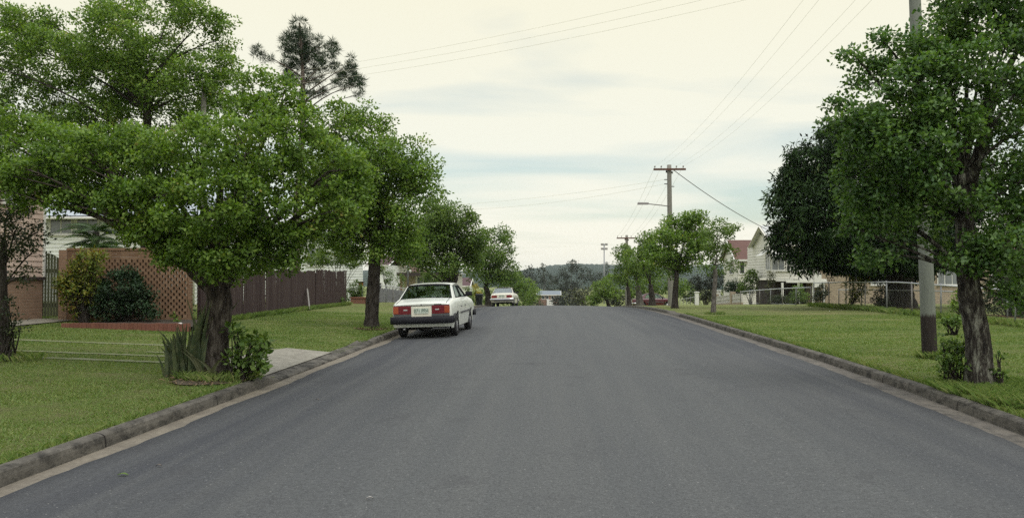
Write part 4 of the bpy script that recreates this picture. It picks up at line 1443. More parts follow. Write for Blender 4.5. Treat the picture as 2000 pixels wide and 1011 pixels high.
MB().box(p.x - .21, p.x + .21, p.y - .21, p.y + .21, G(p.x, p.y) + 1.25, G(p.x, p.y) + 1.32).build('cap', M['edge_bricks'], t)

# ------------------------------------------------------------------ HOUSES
SX, SY = Vector((1, 0, 0)), Vector((0, -1, 0))


def window(parent, o, u, n, w, h, nx=2, ny=1, fm='white_trim', pm='window', hood=None):
    o, u, n = Vector(o), Vector(u), Vector(n)
    f = MB()
    b = .06
    f.bbox(o, u, n, (0, w), (.03, .075), (0, b)).bbox(o, u, n, (0, w), (.03, .075), (h - b, h))
    f.bbox(o, u, n, (0, b), (.03, .074), (b, h - b)).bbox(o, u, n, (w - b, w), (.03, .074), (b, h - b))
    for i in range(1, nx):
        f.bbox(o, u, n, (w * i / nx - .02, w * i / nx + .02), (.04, .07), (b, h - b))
    for i in range(1, ny):
        f.bbox(o, u, n, (b, w - b), (.042, .068), (h * i / ny - .02, h * i / ny + .02))
    f.bbox(o, u, n, (-.05, w + .05), (.03, .11), (-.05, -.001))
    fr = f.build('window', M[fm], parent)
    MB().bbox(o, u, n, (b, w - b), (.031, .05), (b, h - b)).build('pane', M[pm], fr)
    if hood:
        hb = MB()
        hb.add([o + u * -.1 + n * .08 + Vector((0, 0, h + .25)), o + u * (w + .1) + n * .08 + Vector((0, 0, h + .25)),
                o + u * (w + .1) + n * hood + Vector((0, 0, h - .2)), o + u * -.1 + n * hood + Vector((0, 0, h - .2)),
                o + u * -.1 + n * .08 + Vector((0, 0, h + .20)), o + u * (w + .1) + n * .08 + Vector((0, 0, h + .20)),
                o + u * (w + .1) + n * hood + Vector((0, 0, h - .26)), o + u * -.1 + n * hood + Vector((0, 0, h - .26))],
               [(0, 1, 2, 3), (4, 7, 6, 5), (3, 2, 6, 7), (0, 3, 7, 4), (1, 5, 6, 2)])
        hb.build('window_hood', M['white_trim'], parent)
    return fr


def slab(m, a, b, c, d, th=.08):
    a, b, c, d = map(Vector, (a, b, c, d))
    n = (b - a).cross(d - a).normalized() * th
    if n.z < 0:
        n = -n
    return m.hexa([a, b, c, d, a + n, b + n, c + n, d + n])


def gable_roof(parent, x0, x1, y0, y1, ze, zr, m, ov=.45, trim='white_trim', along='x'):
    r, g = MB(), MB()
    if along == 'x':
        ym = (y0 + y1) / 2
        k = (zr - ze) / (ym - y0)
        a = ze - ov * k
        slab(r, (x0 - ov, y0 - ov, a), (x1 + ov, y0 - ov, a), (x1 + ov, ym, zr), (x0 - ov, ym, zr))
        slab(r, (x0 - ov, y1 + ov, a), (x0 - ov, ym - .001, zr), (x1 + ov, ym - .001, zr), (x1 + ov, y1 + ov, a))
        for x in (x0 - ov - .02, x1 + ov + .02):
            g.beam((x, y0 - ov, a), (x, ym, zr), .04, .2, (1, 0, 0)).beam((x, y1 + ov, a), (x, ym, zr), .04, .2, (1, 0, 0))
        g.beam((x0 - ov, y0 - ov - .02, a - .02), (x1 + ov, y0 - ov - .02, a - .02), .05, .16)
    else:
        xm = (x0 + x1) / 2
        k = (zr - ze) / (xm - x0)
        a = ze - ov * k
        slab(r, (x0 - ov, y0 - ov, a), (xm, y0 - ov, zr), (xm, y1 + ov, zr), (x0 - ov, y1 + ov, a))
        slab(r, (x1 + ov, y0 - ov, a), (x1 + ov, y1 + ov, a), (xm + .001, y1 + ov, zr), (xm + .001, y0 - ov, zr))
        y = y0 - ov - .02
        g.beam((x0 - ov, y, a), (xm, y, zr), .2, .04, (0, 1, 0)).beam((x1 + ov, y, a), (xm, y, zr), .2, .04, (0, 1, 0))
    rf = r.build('roof', m, parent)
    g.build('barge_board', M[trim], rf)
    return rf


def body_walls(parent, x0, x1, y0, y1, z0, z1, m, boards=True, name='wall', gable=None, pitch=.17):
    b = MB()
    b.box(x0, x1, y0, y1, z0, z1)
    if gable == 'x':                     # ridge along x: triangles at the two x ends
        ym, zr = (y0 + y1) / 2, z1 + gable_h
    if boards:
        b.boards((x0, y0, 0), (1, 0, 0), (0, -1, 0), x1 - x0, z0, z1, pitch)
        b.boards((x0, y1, 0), (0, -1, 0), (-1, 0, 0), y1 - y0, z0, z1, pitch)
        b.boards((x1, y0, 0), (0, 1, 0), (1, 0, 0), y1 - y0, z0, z1, pitch)
    return b.build(name, m, parent)


def gable_tri(parent, x, y0, y1, z1, zr, m):
    ym = (y0 + y1) / 2
    g = MB()
    for s in (x, ):
        g.add([(s, y0, z1), (s, y1, z1), (s, ym, zr), (s + .1, y0, z1), (s + .1, y1, z1), (s + .1, ym, zr)], [(0, 2, 1), (3, 4, 5), (0, 3, 5, 2), (1, 2, 5, 4)])
    return g.build('gable', m, parent)


# brick and pink weatherboard house at the left edge
xa, xb, y0, y1 = -22.0, -14.3, 12.0, 22.45
h = thing('brick_house', 'two storey house of tan brick below pink weatherboard at the left edge', 'house', (-18, 17, G(-16, 17)))
zg = G(-15, 20)
MB().box(xa, xb, y0, y1, zg - .4, 1.55).build('brick_base', M['tan_brick'], h)
MB().box(xa - .05, xb + .05, y0 - .06, y1 + .05, 1.55, 1.64).build('floor_beam', M['dark_trim'], h)
body_walls(h, xa, xb, y0, y1, 1.64, 4.9, M['pink_boards'], True, 'upper_wall', pitch=.15)
MB().box(xb - .03, xb + .05, y1 - .04, y1 + .05, 1.64, 4.9).build('corner_trim', M['white_trim'], h)
gable_roof(h, xa, xb, y0, y1, 4.9, 6.3, M['pale_roof'], .5, along='y')
window(h, (xb + .02, 20.6, 3.6), (0, 1, 0), (1, 0, 0), 1.0, .9, 2, 1, 'white_trim', 'curtain_glass')
# white weatherboard house with the blue grey iron roof
y0 = 34
xa, xb = at(78, 500, y0).x, at(385, 500, y0).x
h = thing('weatherboard_house', 'white weatherboard house with a blue grey iron roof behind the lattice wall', 'house', ((xa + xb) / 2, 38, G(-16, 36)))
zg = G(-16, 36)
body_walls(h, xa, xb, y0, 42, zg - .2, 4.35, M['white_boards'], pitch=.16)
gable_roof(h, xa, xb, y0, 42, 4.35, 6.1, M['iron_roof'], .5, 'dark_trim')
MB().tube([(xa - .5, y0 - .56, 4.10), (xb + .5, y0 - .56, 4.10)], .055, 8).build('gutter_pipe', M['white_trim'], h, True)
MB().tube([(xb - .1, y0 - .08, 4.1), (xb - .1, y0 - .08, zg)], .04, 8).build('downpipe', M['white_trim'], h, True)
z = at(100, 458, y0).z
window(h, (at(98, 458, y0).x, y0, z), SX, SY, 1.02, .9, 2, 1, 'white_trim', 'curtain_glass')
window(h, (at(150, 458, y0).x, y0, z), SX, SY, 1.0, .9, 2, 1, 'white_trim', 'curtain_glass')
window(h, (at(240, 466, y0).x, y0, z - .15), SX, SY, 1.3, .95, 2, 1, 'white_trim', 'curtain_glass')
window(h, (at(310, 466, y0).x, y0, z - .15), SX, SY, 1.0, .95, 2, 1, 'white_trim', 'curtain_glass')
# white house behind the pine
y0 = 53
xa, xb = at(490, 500, y0).x, at(655, 500, y0).x
h = thing('weatherboard_house', 'white weatherboard house glimpsed behind the pine trunk and the brown fence', 'house', ((xa + xb) / 2, 57, G(-16, 56)))
zg = G(-16, 56)
body_walls(h, xa, xb, y0, 61, zg - .2, 4.6, M['white_boards'], pitch=.2)
gable_roof(h, xa, xb, y0, 61, 4.6, 6.4, M['pale_roof'], .4)
window(h, (at(520, 490, y0).x, y0, 2.3), SX, SY, 1.3, 1.2, 2)
window(h, (at(600, 500, y0).x, y0, 2.3), SX, SY, 1.2, 1.2, 2, 1, 'white_trim', 'curtain_glass')
# flat-roofed house behind the grey fence
y0 = 67
xa, xb = at(786, 550, y0).x, at(886, 550, y0).x
zg = G(-11, 68)
h = thing('cream_house', 'low cream house with a dark fascia behind the parked white sedan', 'house', ((xa + xb) / 2, 70, zg))
ze = at(830, 535, y0).z
MB().box(xa, xb, y0, 74, zg - .3, ze).build('wall', M['cream_boards'], h)
MB().box(at(790, 550, y0).x, at(811, 550, y0).x, y0 - .05, y0 - .002, zg - .3, ze).build('brick_panel', M['cream_brick'], h)
rf = MB().box(xa - .3, xb + .5, y0 - .9, 74.3, ze, ze + .10).build('roof', M['pale_roof'], h)
MB().box(xa - .32, xb + .52, y0 - .94, y0 - .9, ze - .16, ze + .12).build('fascia', M['dark_trim'], rf)
for px, w in ((814, .55), (827, 1.0), (846, .8), (862, .7)):
    window(h, (at(px, 560, y0).x, y0, at(px, 563, y0).z), SX, SY, w, 1.0, 1, 1, 'white_trim', 'curtain_glass')
MB().box(at(812, 560, y0).x, at(888, 560, y0).x, y0 - 1.2, y0 - 1.12, at(812, 563, y0 - 1.2).z, at(812, 559, y0 - 1.2).z).build('veranda_rail', M['white_trim'], h)
# taller pinkish house behind it
y0 = 77
xa, xb = at(752, 550, y0).x, at(797, 550, y0).x
zg = G(-14, 80)
h = thing('pink_gabled_house', 'pinkish gabled house with a white side wall behind the grey fence', 'house', ((xa + xb) / 2, 81, zg))
ze, zr = at(770, 520, y0).z, at(770, 486, y0).z
body_walls(h, xa, xb, y0, 86, zg - .3, ze, M['cream_boards'], False)
m = MB()
xm = (xa + xb) / 2
m.add([(xa, y0 - .01, ze), (xb, y0 - .01, ze), (xm, y0 - .01, zr), (xa, y0 + .1, ze), (xb, y0 + .1, ze), (xm, y0 + .1, zr)], [(0, 1, 2), (3, 5, 4), (0, 2, 5, 3), (1, 4, 5, 2)])
m.build('gable', M['pink_boards'], h)
gable_roof(h, xa, xb, y0, 86, ze, zr + .05, M['tile_roof'], .35, 'white_trim', 'y')
MB().box(xa - .01, xb + .01, y0 - .06, y0 - .012, zg + 1.0, ze - .8).build('brick_band', M['tan_brick'], h)
window(h, (xa + .5, y0 - .06, zg + 2.2), SX, SY, .9, 1.0, 2)
p = at(745, 560, 70)
h = thing('white_cottage', 'plain white rendered cottage wall showing right of the dark straight trunk', 'house', (p.x, 72, G(p.x, 72)))
xa, xb = at(722, 550, 70).x, at(753, 550, 70).x
MB().box(xa, xb, 70, 77, G(p.x, 72) - .3, at(745, 517, 70).z).build('wall', M['white_boards'], h)
gable_roof(h, xa, xb, 70, 77, at(745, 517, 70).z, at(745, 500, 70).z, M['dark_tile'], .3)
window(h, (xa + .3, 70, G(p.x, 72) + 1.0), SX, SY, .8, 1.0, 2)
# white shed with the dark red roof
y0 = 108
xa, xb = at(836, 560, y0).x, at(914, 560, y0).x
zg = G(-12, 108)
h = thing('white_cottage', 'white cottage with a dark plum roof between the forked trunk and the yellow bush', 'house', ((xa + xb) / 2, 111, zg))
ze, zr = at(880, 557, y0).z, at(880, 543, y0 + 3).z
body_walls(h, xa, xb, y0, 114, zg - .3, ze, M['white_boards'], True, pitch=.3)
gable_tri(h, xb - .1, y0, 114, ze, zr, M['white_boards'])
gable_roof(h, xa, xb, y0, 114, ze, zr, M['dark_tile'], .3)
window(h, (xb - 1.6, y0, zg + 1.2), SX, SY, .9, 1.0, 2)
# white gabled high-set house on the right
y0, y1 = 58.0, 64.0
xa, xb = 16.2, 19.25
zg = G(18, 60)
fl, ze, zr = 1.45, 3.95, 5.3
h = thing('highset_house', 'white high set house with a pale gable and slatted veranda beside the mango tree', 'house', (20, 61, zg))
MB().box(xa, xb, y0, 66, fl, ze).boards((xa, y0, 0), (1, 0, 0), (0, -1, 0), xb - xa, fl, ze, .2).boards((xa, 66, 0), (0, -1, 0), (-1, 0, 0), 8, fl, ze, .2).build('wall', M['cream_boards'], h)
gable_tri(h, xa, y0, y1, ze, zr, M['cream_boards'])
gable_roof(h, xa, xb, y0, y1, ze, zr, M['pale_roof'], .3, 'cream_boards')
MB().box(xa + .6, xb, y0 + 2.5, 65.8, zg - .2, fl - .15).build('under_wall', M['dark_trim'], h)
b = MB()
b.box(xa + .3, xb, y0 - 1.5, y0 - 1.4, fl - .28, fl - .1).box(xa, xb, y0 - .04, y0 + .1, fl - .2, fl - .01)
b.build('floor_beam', M['white_trim'], h)
MB().box(xa + 1.2, xb, y0 - 1.4, y0, fl - .1, fl - .03).build('veranda_floor', M['white_trim'], h)
for x in (16.2, 17.3, 18.3, 19.0):
    MB().box(x, x + .13, y0 - 1.4, y0 - 1.27, zg - .2, fl - .28).build('stump', M['white_trim'], h)
bl = MB()
x = at(1543, 535, y0 - 1.4).x
while x < at(1600, 535, y0 - 1.4).x:
    bl.box(x, x + .05, y0 - 1.42, y0 - 1.39, fl - .02, fl + .85)
    x += .14
bl.box(at(1541, 535, y0 - 1.4).x, at(1601, 535, y0 - 1.4).x, y0 - 1.44, y0 - 1.37, fl + .85, fl + .93)
bl.build('balustrade', M['white_trim'], h)
MB().box(at(1590, 535, y0 - 1.5).x, at(1604, 535, y0 - 1.5).x, y0 - 1.55, y0 - 1.45, fl - .6, fl + .35).build('end_panel', M['white_trim'], h)
window(h, (xa - .028, y0 + 2.3, 2.05), (0, -1, 0), (-1, 0, 0), 1.25, 1.25, 2, 1, 'white_trim', 'curtain_glass', .75)
window(h, (at(1506, 528, y0).x, y0 - .02, 2.0), SX, SY, .95, 1.25, 2, 1, 'white_trim', 'curtain_glass', .7)
window(h, (at(1535, 528, y0).x, y0 - .02, 2.0), SX, SY, 1.2, 1.25, 2, 1, 'white_trim', 'window')
# red tiled house beyond
y0 = 76
xa, xb = at(1441, 530, y0).x, at(1520, 530, y0).x
zg = G(19, 78)
ze, zr = at(1450, 504, y0).z, at(1450, 470, y0 + 3).z
h = thing('tiled_house', 'cream weatherboard house with a red brown tiled roof left of the white gable', 'house', ((xa + xb) / 2, 79, zg))
body_walls(h, xa, xb, y0, 82, zg - .3, ze, M['cream_boards'], pitch=.2)
gable_tri(h, xa, y0, 82, ze, zr, M['cream_boards'])
gable_roof(h, xa, xb, y0, 82, ze, zr, M['tile_roof'], .3)
window(h, (at(1444, 535, y0).x, y0, at(1444, 535, y0).z), SX, SY, .5, 1.15, 1, 1, 'white_trim', 'window')
window(h, (xa, y0 + 3.2, at(1444, 535, y0).z), (0, -1, 0), (-1, 0, 0), 1.4, 1.15, 2, 1, 'white_trim', 'window', .5)
# cream brick house behind the mango
y0 = 57.2
xa, xb = at(1604, 560, y0).x, 42.0
zg = G(22, 58)
h = thing('cream_brick_house', 'low cream brick house with a diamond of vent holes behind the mango tree', 'house', (26, 60, zg))
MB().box(xa, xb, y0, 67, zg - .3, 2.6).build('wall', M['cream_brick'], h)
gable_roof(h, xa, xb, y0, 67, 2.6, 4.6, M['tile_roof'], .3)
vm = MB()
vx, vz = at(1622, 553, y0).x, at(1622, 553, y0).z
for r in range(5):
    for k in range(5 - r):
        vm.box(vx + (k - (4 - r) / 2) * .17 - .05, vx + (k - (4 - r) / 2) * .17 + .05, y0 - .012, y0 - .003, vz + r * .17, vz + r * .17 + .09)
vm.build('vent_bricks', M['dark_trim'], h)
for px in (1700, 1830, 1935):
    window(h, (at(px, 560, y0).x, y0, 1.0), SX, SY, 1.5, 1.1, 3, 1, 'white_trim', 'curtain_glass')
# far orange house in the dip
y0 = 190
xa, xb = at(1052, 590, y0).x, at(1092, 590, y0).x
zg = G(0, 192)
h = thing('orange_brick_house', 'small orange brick house with a grey roof at the end of the road', 'house', ((xa + xb) / 2, 194, zg))
ze, zr = at(1060, 575, y0).z, at(1060, 568, y0 + 4).z
MB().box(xa, xb, y0, y0 + 8, zg - .3, ze).build('wall', M['orange_brick'], h)
gable_roof(h, xa, xb, y0, y0 + 8, ze, zr, M['slate_roof'], .4)
for px in (1058, 1066, 1076):
    window(h, (at(px, 585, y0).x, y0, at(px, 584, y0).z), SX, SY, .7, .8, 1)
MB().box(at(1068, 600, y0 - 3).x, at(1081, 600, y0 - 3).x, y0 - 3, y0, zg - .3, at(1070, 586, y0 - 3).z).build('white_porch', M['white_trim'], h)


# ------------------------------------------------------------------ POLES AND WIRES
def pole(base, top, r0, r1, label, arm=1.84, armz=None, wood='pole_wood', group='utility poles', lamp=False, insul=True):
    b, tp = Vector(base), Vector(top)
    t = thing('utility_pole', label, 'pole', b, 0, group)
    pts = [b - Vector((0, 0, .2))] + [b.lerp(tp, i / 12) for i in range(13)]
    rad = [r0] + [r0 + (r1 - r0) * i / 12 for i in range(13)]
    MB().tube(pts, rad, 18, .012).build('pole', M[wood], t, True)
    out = []
    if arm:
        c = tp - Vector((0, 0, .28))
        a = MB()
        a.box(c.x - arm / 2, c.x + arm / 2, c.y - r1 - .1, c.y - r1 - .005, c.z - .055, c.z + .055)
        a.build('crossarm', M['arm_wood'], t)
        for s in (-.92, -.52, .42, .84):
            q = Vector((c.x + s * arm / 2, c.y - r1 - .05, c.z + .056))
            MB().tube([q, q + Vector((0, 0, .07)), q + Vector((0, 0, .075)), q + Vector((0, 0, .13)), q + Vector((0, 0, .15))], [.012, .012, .04, .045, .02], 8).build('insulator', M['porcelain'], t, True)
            out.append(q + Vector((0, 0, .13)))
        k = MB()
        for dz, s in ((-.33, -1), (-.38, 1)):
            k.box(tp.x + s * (r1 + .02) - .05, tp.x + s * (r1 + .02) + .05, tp.y - .05, tp.y + .05, tp.z + dz - .12, tp.z + dz)
        for dz, s in ((-.85, -1), (-1.1, -1), (-1.25, 1)):
            k.tube([(tp.x + s * r1 * .8, tp.y, tp.z + dz), (tp.x + s * (r1 + .16), tp.y, tp.z + dz)], .025, 6)
        k.build('bracket', M['dark_trim'], t)
    return t, out


W_GROUP = 'overhead wires'


def wire(p, q, sag, r, label, mt='pale_wire'):
    p, q = Vector(p), Vector(q)
    n = 24
    pts = []
    for i in range(n + 1):
        s = i / n
        pts.append(p.lerp(q, s) - Vector((0, 0, 4 * sag * s * (1 - s))))
    o = MB().tube(pts, r, 5).build('power_line', M[mt], None, True)
    tag(o, label, 'wire', W_GROUP)


n0 = at(1816, 690, 15.5)
ntop = Vector((n0.x - .26, 15.5, 8.6))
_, A = pole((n0.x, 15.5, G(n0.x, 15.5)), ntop, .135, .095, 'pale grey timber utility pole with a dark stained foot on the right verge', wood='pole_stain')
p1 = at(1310, 560, 47)
p1t = at(1307, 322, 47)
tp1, B = pole((p1.x, 47, G(p1.x, 47)), p1t, .17, .125, 'timber utility pole with a crossarm and a street lamp on the right')
p2 = at(1225, 600, 74)
p2t = at(1224, 459, 74)
_, Cc = pole((p2.x, 74, G(p2.x, 74)), p2t, .17, .12, 'far timber utility pole showing only its crossarm above the street trees')
# street lamp arm on the middle pole
l0 = at(1304, 401, 46.8)
l1 = at(1266, 398, 45.5)
la = MB().tube([l0 + Vector((.05, .1, -.04)), l0.lerp(l1, .35) + Vector((0, 0, -.02)), l1], .028, 7)
arm = la.build('lamp_arm', M['lamp_metal'], tp1, True)
hd = l1 + Vector((-.28, -.02, .02))
MB().hexa([(hd.x - .32, hd.y - .12, hd.z - .06), (hd.x + .3, hd.y - .1, hd.z - .06), (hd.x + .3, hd.y + .1, hd.z - .06), (hd.x - .32, hd.y + .12, hd.z - .06),
           (hd.x - .3, hd.y - .09, hd.z + .06), (hd.x + .3, hd.y - .07, hd.z + .05), (hd.x + .3, hd.y + .07, hd.z + .05), (hd.x - .3, hd.y + .09, hd.z + .06)]).build('lamp_head', M['lamp_metal'], arm, False, .012)
names = ('outermost road side', 'second from the road', 'third from the road', 'house side')
for i in range(4):
    wire(A[i], B[i], .55, .0028, f'thin pale {names[i]} wire from the near pole to the lamp pole')
    wire(B[i], Cc[i], .45, .0055, f'thin {names[i]} wire from the lamp pole to the far pole')
q = at(398, 190, 24.2)
sp = thing('service_pole', 'thin service pole hidden behind the thick trunk and its crown', 'pole', (q.x, q.y, G(q.x, q.y)))
MB().tube([(q.x, q.y, G(q.x, q.y) - .1), (q.x, q.y, q.z + .5)], [.085, .07], 10).build('pole', M['pole_wood'], sp, True)
for i in range(3):
    wire(ntop + Vector((-.1, -.05, -.55 - .22 * i)), (q.x, q.y, q.z + .45 - .17 * i), .35, .0028, ('topmost', 'middle', 'lowest')[i] + ' of three pale service wires crossing high over the road')
q = at(797, 415, 63)
sp = thing('service_pole', 'thin service pole behind the olive green street tree on the left', 'pole', (q.x, q.y, G(q.x, q.y)))
MB().tube([(q.x, q.y, G(q.x, q.y) - .1), (q.x, q.y, q.z + .5)], [.09, .075], 10).build('pole', M['grey_paling'], sp, True)
wire(p1t + Vector((-.25, 0, -.85)), (q.x, q.y, q.z + .45), .3, .006, 'upper service wire from the lamp pole across the road to the left')
wire(p1t + Vector((-.25, 0, -1.1)), (q.x, q.y, q.z + .2), .5, .006, 'lower service wire from the lamp pole across the road to the left')
wire(p1t + Vector((.25, 0, -.3)), (16.1, 57.6, 4.6), .25, .022, 'dark house cable sloping from the lamp pole to the white gabled house', 'wire')

# floodlight mast
Y = 300
fb, ft = at(1180, 600, Y), at(1180, 476, Y)
zb = G(fb.x, Y)
t = thing('floodlight_mast', 'tall sports ground floodlight mast with four lamps above the far trees', 'floodlight', (fb.x, Y, zb))
MB().tube([(fb.x, Y, zb), (ft.x, Y, ft.z)], [.28, .2], 10).build('mast', M['galv'], t, True)
for r in range(2):
    z = ft.z - .3 - r * 1.6
    br = MB().box(ft.x - .95, ft.x + .95, Y - .1, Y + .1, z - .08, z + .08).build('crossbar', M['galv'], t)
    for s in (-1, 1):
        MB().hexa([(ft.x + s * .75 - .5, Y - .55, z - .35), (ft.x + s * .75 + .5, Y - .55, z - .35), (ft.x + s * .75 + .4, Y + .1, z - .3), (ft.x + s * .75 - .4, Y + .1, z - .3),
                   (ft.x + s * .75 - .5, Y - .45, z + .45), (ft.x + s * .75 + .5, Y - .45, z + .45), (ft.x + s * .75 + .4, Y + .1, z + .35), (ft.x + s * .75 - .4, Y + .1, z + .35)]).build('floodlight', M['lamp_metal'], t)


# ------------------------------------------------------------------ CARS
def text_mesh(s, size):
    c = bpy.data.curves.new('txt', 'FONT')
    c.body = s
    c.size = size
    c.align_x = 'CENTER'
    c.align_y = 'CENTER'
    c.extrude = .0015
    o = bpy.data.objects.new('txt', c)
    COL.objects.link(o)
    dg = bpy.context.evaluated_depsgraph_get()
    me = bpy.data.meshes.new_from_object(o.evaluated_get(dg))
    bpy.data.objects.remove(o)
    bpy.data.curves.remove(c)
    return me


def car(loc, rot, label, paint, L=4.35, W=1.66, Hh=1.37, wb=(.92, 3.40), style='modern', plate='071 PFH', group='parked cars', deck=.86, seam=True):
    t = thing('parked_car', label, 'car', (0, 0, 0), 0, group)
    wr = .295
    arch = wr + .055
    hw = W / 2
    zs = .24
    # belt line / deck height along the car
    def top(y):
        return float(np.interp(y, [0, .04, .12, .6, 1.2, 2.6, 3.05, 3.3, 4.0, L - .15, L - .03, L], [deck - .03, deck + .01, deck + .03, deck + .10, deck + .10, deck + .09, deck + .08, deck + .06, deck - .01, deck - .08, deck - .13, deck - .2]))
    def half(y):
        u = abs(y - L * .5) / (L * .5)
        k = 1 - .05 * u ** 3
        e = min(y, L - y)
        if e < .10:
            k -= .05 * (1 - e / .10) ** 2
        return hw * k
    def zbot(y):
        z = zs + (.195 if y < .25 else 0) * (1 - y / .25 if y < .25 else 0)
        for c in wb:
            if abs(y - c) < arch:
                z = max(z, .295 + math.sqrt(max(0, arch * arch - (y - c) ** 2)))
        return z
    ys = set(np.linspace(0, .14, 6)) | set(np.linspace(.14, L - .14, 64)) | set(np.linspace(L - .14, L, 6))
    for c in wb:
        for k in np.linspace(-1, 1, 17):
            ys.add(c + k * arch * .9999)
        ys.add(c - arch * 1.004)
        ys.add(c + arch * 1.004)
    ys = sorted(ys)
    cab0, cab1 = .60, 3.06
    P = []
    for y in ys:
        hx, zb_, zt = half(y), zbot(y), top(y)
        mid = max(.60, zb_ + .02)
        row = []
        for (fx, z) in ((.93 + .05 * (zb_ - zs) / .5, zb_), (.97, zb_ + (mid - zb_) * .5), (1.0, mid), (1.0, mid + (zt - mid) * .35), (.985, mid + (zt - mid) * .7), (.955, zt - .035), (.92, zt - .008), (.86, zt)):
            row.append((hx * fx, y, z))
        for fx, dz in ((.6, .012), (.3, .02), (0, .024)):
            row.append((hx * fx, y, zt + dz))
        P.append(row)
    m = MB()
    nr = len(P[0])
    for sgn in (1, -1):
        Q = [[(x * sgn, y, z) for x, y, z in r] for r in P]
        k = len(m.v)
        for r in Q:
            m.v += r
        for i in range(len(Q) - 1):
            ym = (ys[i] + ys[i + 1]) / 2
            for j in range(nr - 1):
                if j >= 7 and cab0 + .06 < ym < cab1 - .1:
                    continue
                f = (k + i * nr + j, k + i * nr + j + 1, k + (i + 1) * nr + j + 1, k + (i + 1) * nr + j)
                m.f.append(f if sgn < 0 else f[::-1])
    for e, idx in ((0, 0), (1, len(P) - 1)):
        r = P[idx]
        pts = [(x, y, z) for x, y, z in r] + [(-x, y, z) for x, y, z in r[::-1][1:]]
        m.add(pts, [tuple(range(len(pts)))])
    body = m.build('body', paint, t, True)
    me = body.data
    try:
        me.set_sharp_from_angle(angle=R(32))
    except Exception:
        pass
    # floor pan, tank, axle, plus an inner box added to block light between wheels
    MB().box(-.62, .62, .25, L - .2, .26, .50).box(-hw + .06, hw - .06, wb[0] + .42, wb[1] - .42, .22, .34).box(-.4, .15, .18, .7, .22, .3).tube([(-.6, wb[0], .29), (.6, wb[0], .29)], .05, 8).build('underbody', M['underbody'], t)
    # cabin
    rb, rt, ft, fb = (.66, deck + .105), (1.16, Hh - .025), (2.32, Hh - .02), (3.06, deck + .085)
    bw, tw = half(1.6) * .90, half(1.6) * .735
    roof = []
    for i in range(9):
        s = i / 8
        y = rt[0] + (ft[0] - rt[0]) * s
        z = rt[1] + (ft[1] - rt[1]) * s + .028 * math.sin(math.pi * s)
        roof.append([(tw * x * (1.0 if abs(x) < 1 else 1.03), y, z + .03 * (1 - abs(x) ** 2.5) - (.02 if abs(x) == 1 else 0)) for x in (-1, -.94, -.6, -.2, .2, .6, .94, 1)])
    mr = MB().grid(roof).grid([[(x, y, z - .035) for x, y, z in r][::-1] for r in roof])
    mr.build('roof', paint, t, True)
    ca = MB()
    gl = {}
    def side(y, s, b):       # point on the cabin flank: s 0 belt .. 1 roof
        zb_ = top(y) - .005
        zt_ = Hh - .04
        return Vector(((bw + (tw - bw) * s) * b, y, zb_ + (zt_ - zb_) * s))
    for b in (-1, 1):
        def q(y0, y1, y2, y3, th=.03):      # post between belt y0..y1 and roof y3..y2
            A = [side(y0, 0, b), side(y1, 0, b), side(y2, 1, b), side(y3, 1, b)]
            Bn = [p + Vector((-b * th, 0, 0)) for p in A]
            ca.hexa(A + Bn)
        q(rb[0] - .02, 1.02, 1.36, rt[0] - .02)       # rear pillar
        q(1.98, 2.06, 2.02, 1.95)                     # door pillar
        q(fb[0] - .07, fb[0] + .02, ft[0] + .03, ft[0] - .05)
        for (y0, y1) in ((1.30, ft[0]),):
            A = [side(y0, .90, b), side(y1 + .06, .90, b), side(y1, 1.02, b), side(y0 - .1, 1.02, b)]
            ca.hexa(A + [p + Vector((-b * .03, 0, 0)) for p in A])
        for (a0, a1, a2, a3) in ((1.05, 1.97, 1.94, 1.37), (2.07, fb[0] - .08, ft[0] - .05, 2.03)):
            A = [side(a0, .02, b), side(a1, .02, b), side(a2, .95, b), side(a3, .95, b)]
            A = [p + Vector((-b * .012, 0, 0)) for p in A]
            MB().hexa(A + [p + Vector((-b * .005, 0, 0)) for p in A]).build('side_window', M['carglass'], t)
            fr = MB()
            for i in range(4):
                fr.beam(A[i] + Vector((b * .012, 0, 0)), A[(i + 1) % 4] + Vector((b * .012, 0, 0)), .014, .022, (b, 0, 0))
            fr.build('window_seal', M['black_plastic'], t)
    ca.build('pillars', paint, t, False, .008)
    for nm, (a, c) in (('rear_window', (rb, rt)), ('windscreen', (fb, ft))):
        w0, w1 = bw * .93, tw * .95
        A = [Vector((-w0, a[0], a[1] - .01)), Vector((w0, a[0], a[1] - .01)), Vector((w1, c[0], c[1] - .01)), Vector((-w1, c[0], c[1] - .01))]
        nn = (A[1] - A[0]).cross(A[3] - A[0]).normalized()
        g = MB().hexa(A + [p - nn * .006 for p in A]).build(nm, M['carglass'], t)
        fr = MB()
        for i in range(4):
            fr.beam(A[i], A[(i + 1) % 4], .03, .014, nn)
        fr.build('window_seal', M['black_plastic'], g)
    # interior
    it = MB()
    it.box(-.6, .6, .66, 1.0, deck + .04, deck + .06)
    it.build('parcel_shelf', M['seat'], t)
    for (x, y, w) in ((-.36, 2.0, .24), (.36, 2.0, .24)):
        s_ = MB().hexa([(x - w, y, .5), (x + w, y, .5), (x + w, y + .14, .5), (x - w, y + .14, .5), (x - w + .03, y - .16, 1.02), (x + w - .03, y - .16, 1.02), (x + w - .03, y - .06, 1.02), (x - w + .03, y - .06, 1.02)])
        s_.box(x - .13, x + .13, y - .2, y - .1, 1.05, 1.2).box(x - w, x + w, y, y + .5, .4, .52)
        s_.build('front_seat', M['seat'], t, False, .03)
    MB().hexa([(-.58, 1.15, .5), (.58, 1.15, .5), (.58, 1.3, .5), (-.58, 1.3, .5), (-.55, 1.02, deck + .08), (.55, 1.02, deck + .08), (.55, 1.12, deck + .08), (-.55, 1.12, deck + .08)]).build('rear_seat', M['seat'], t, False, .03)
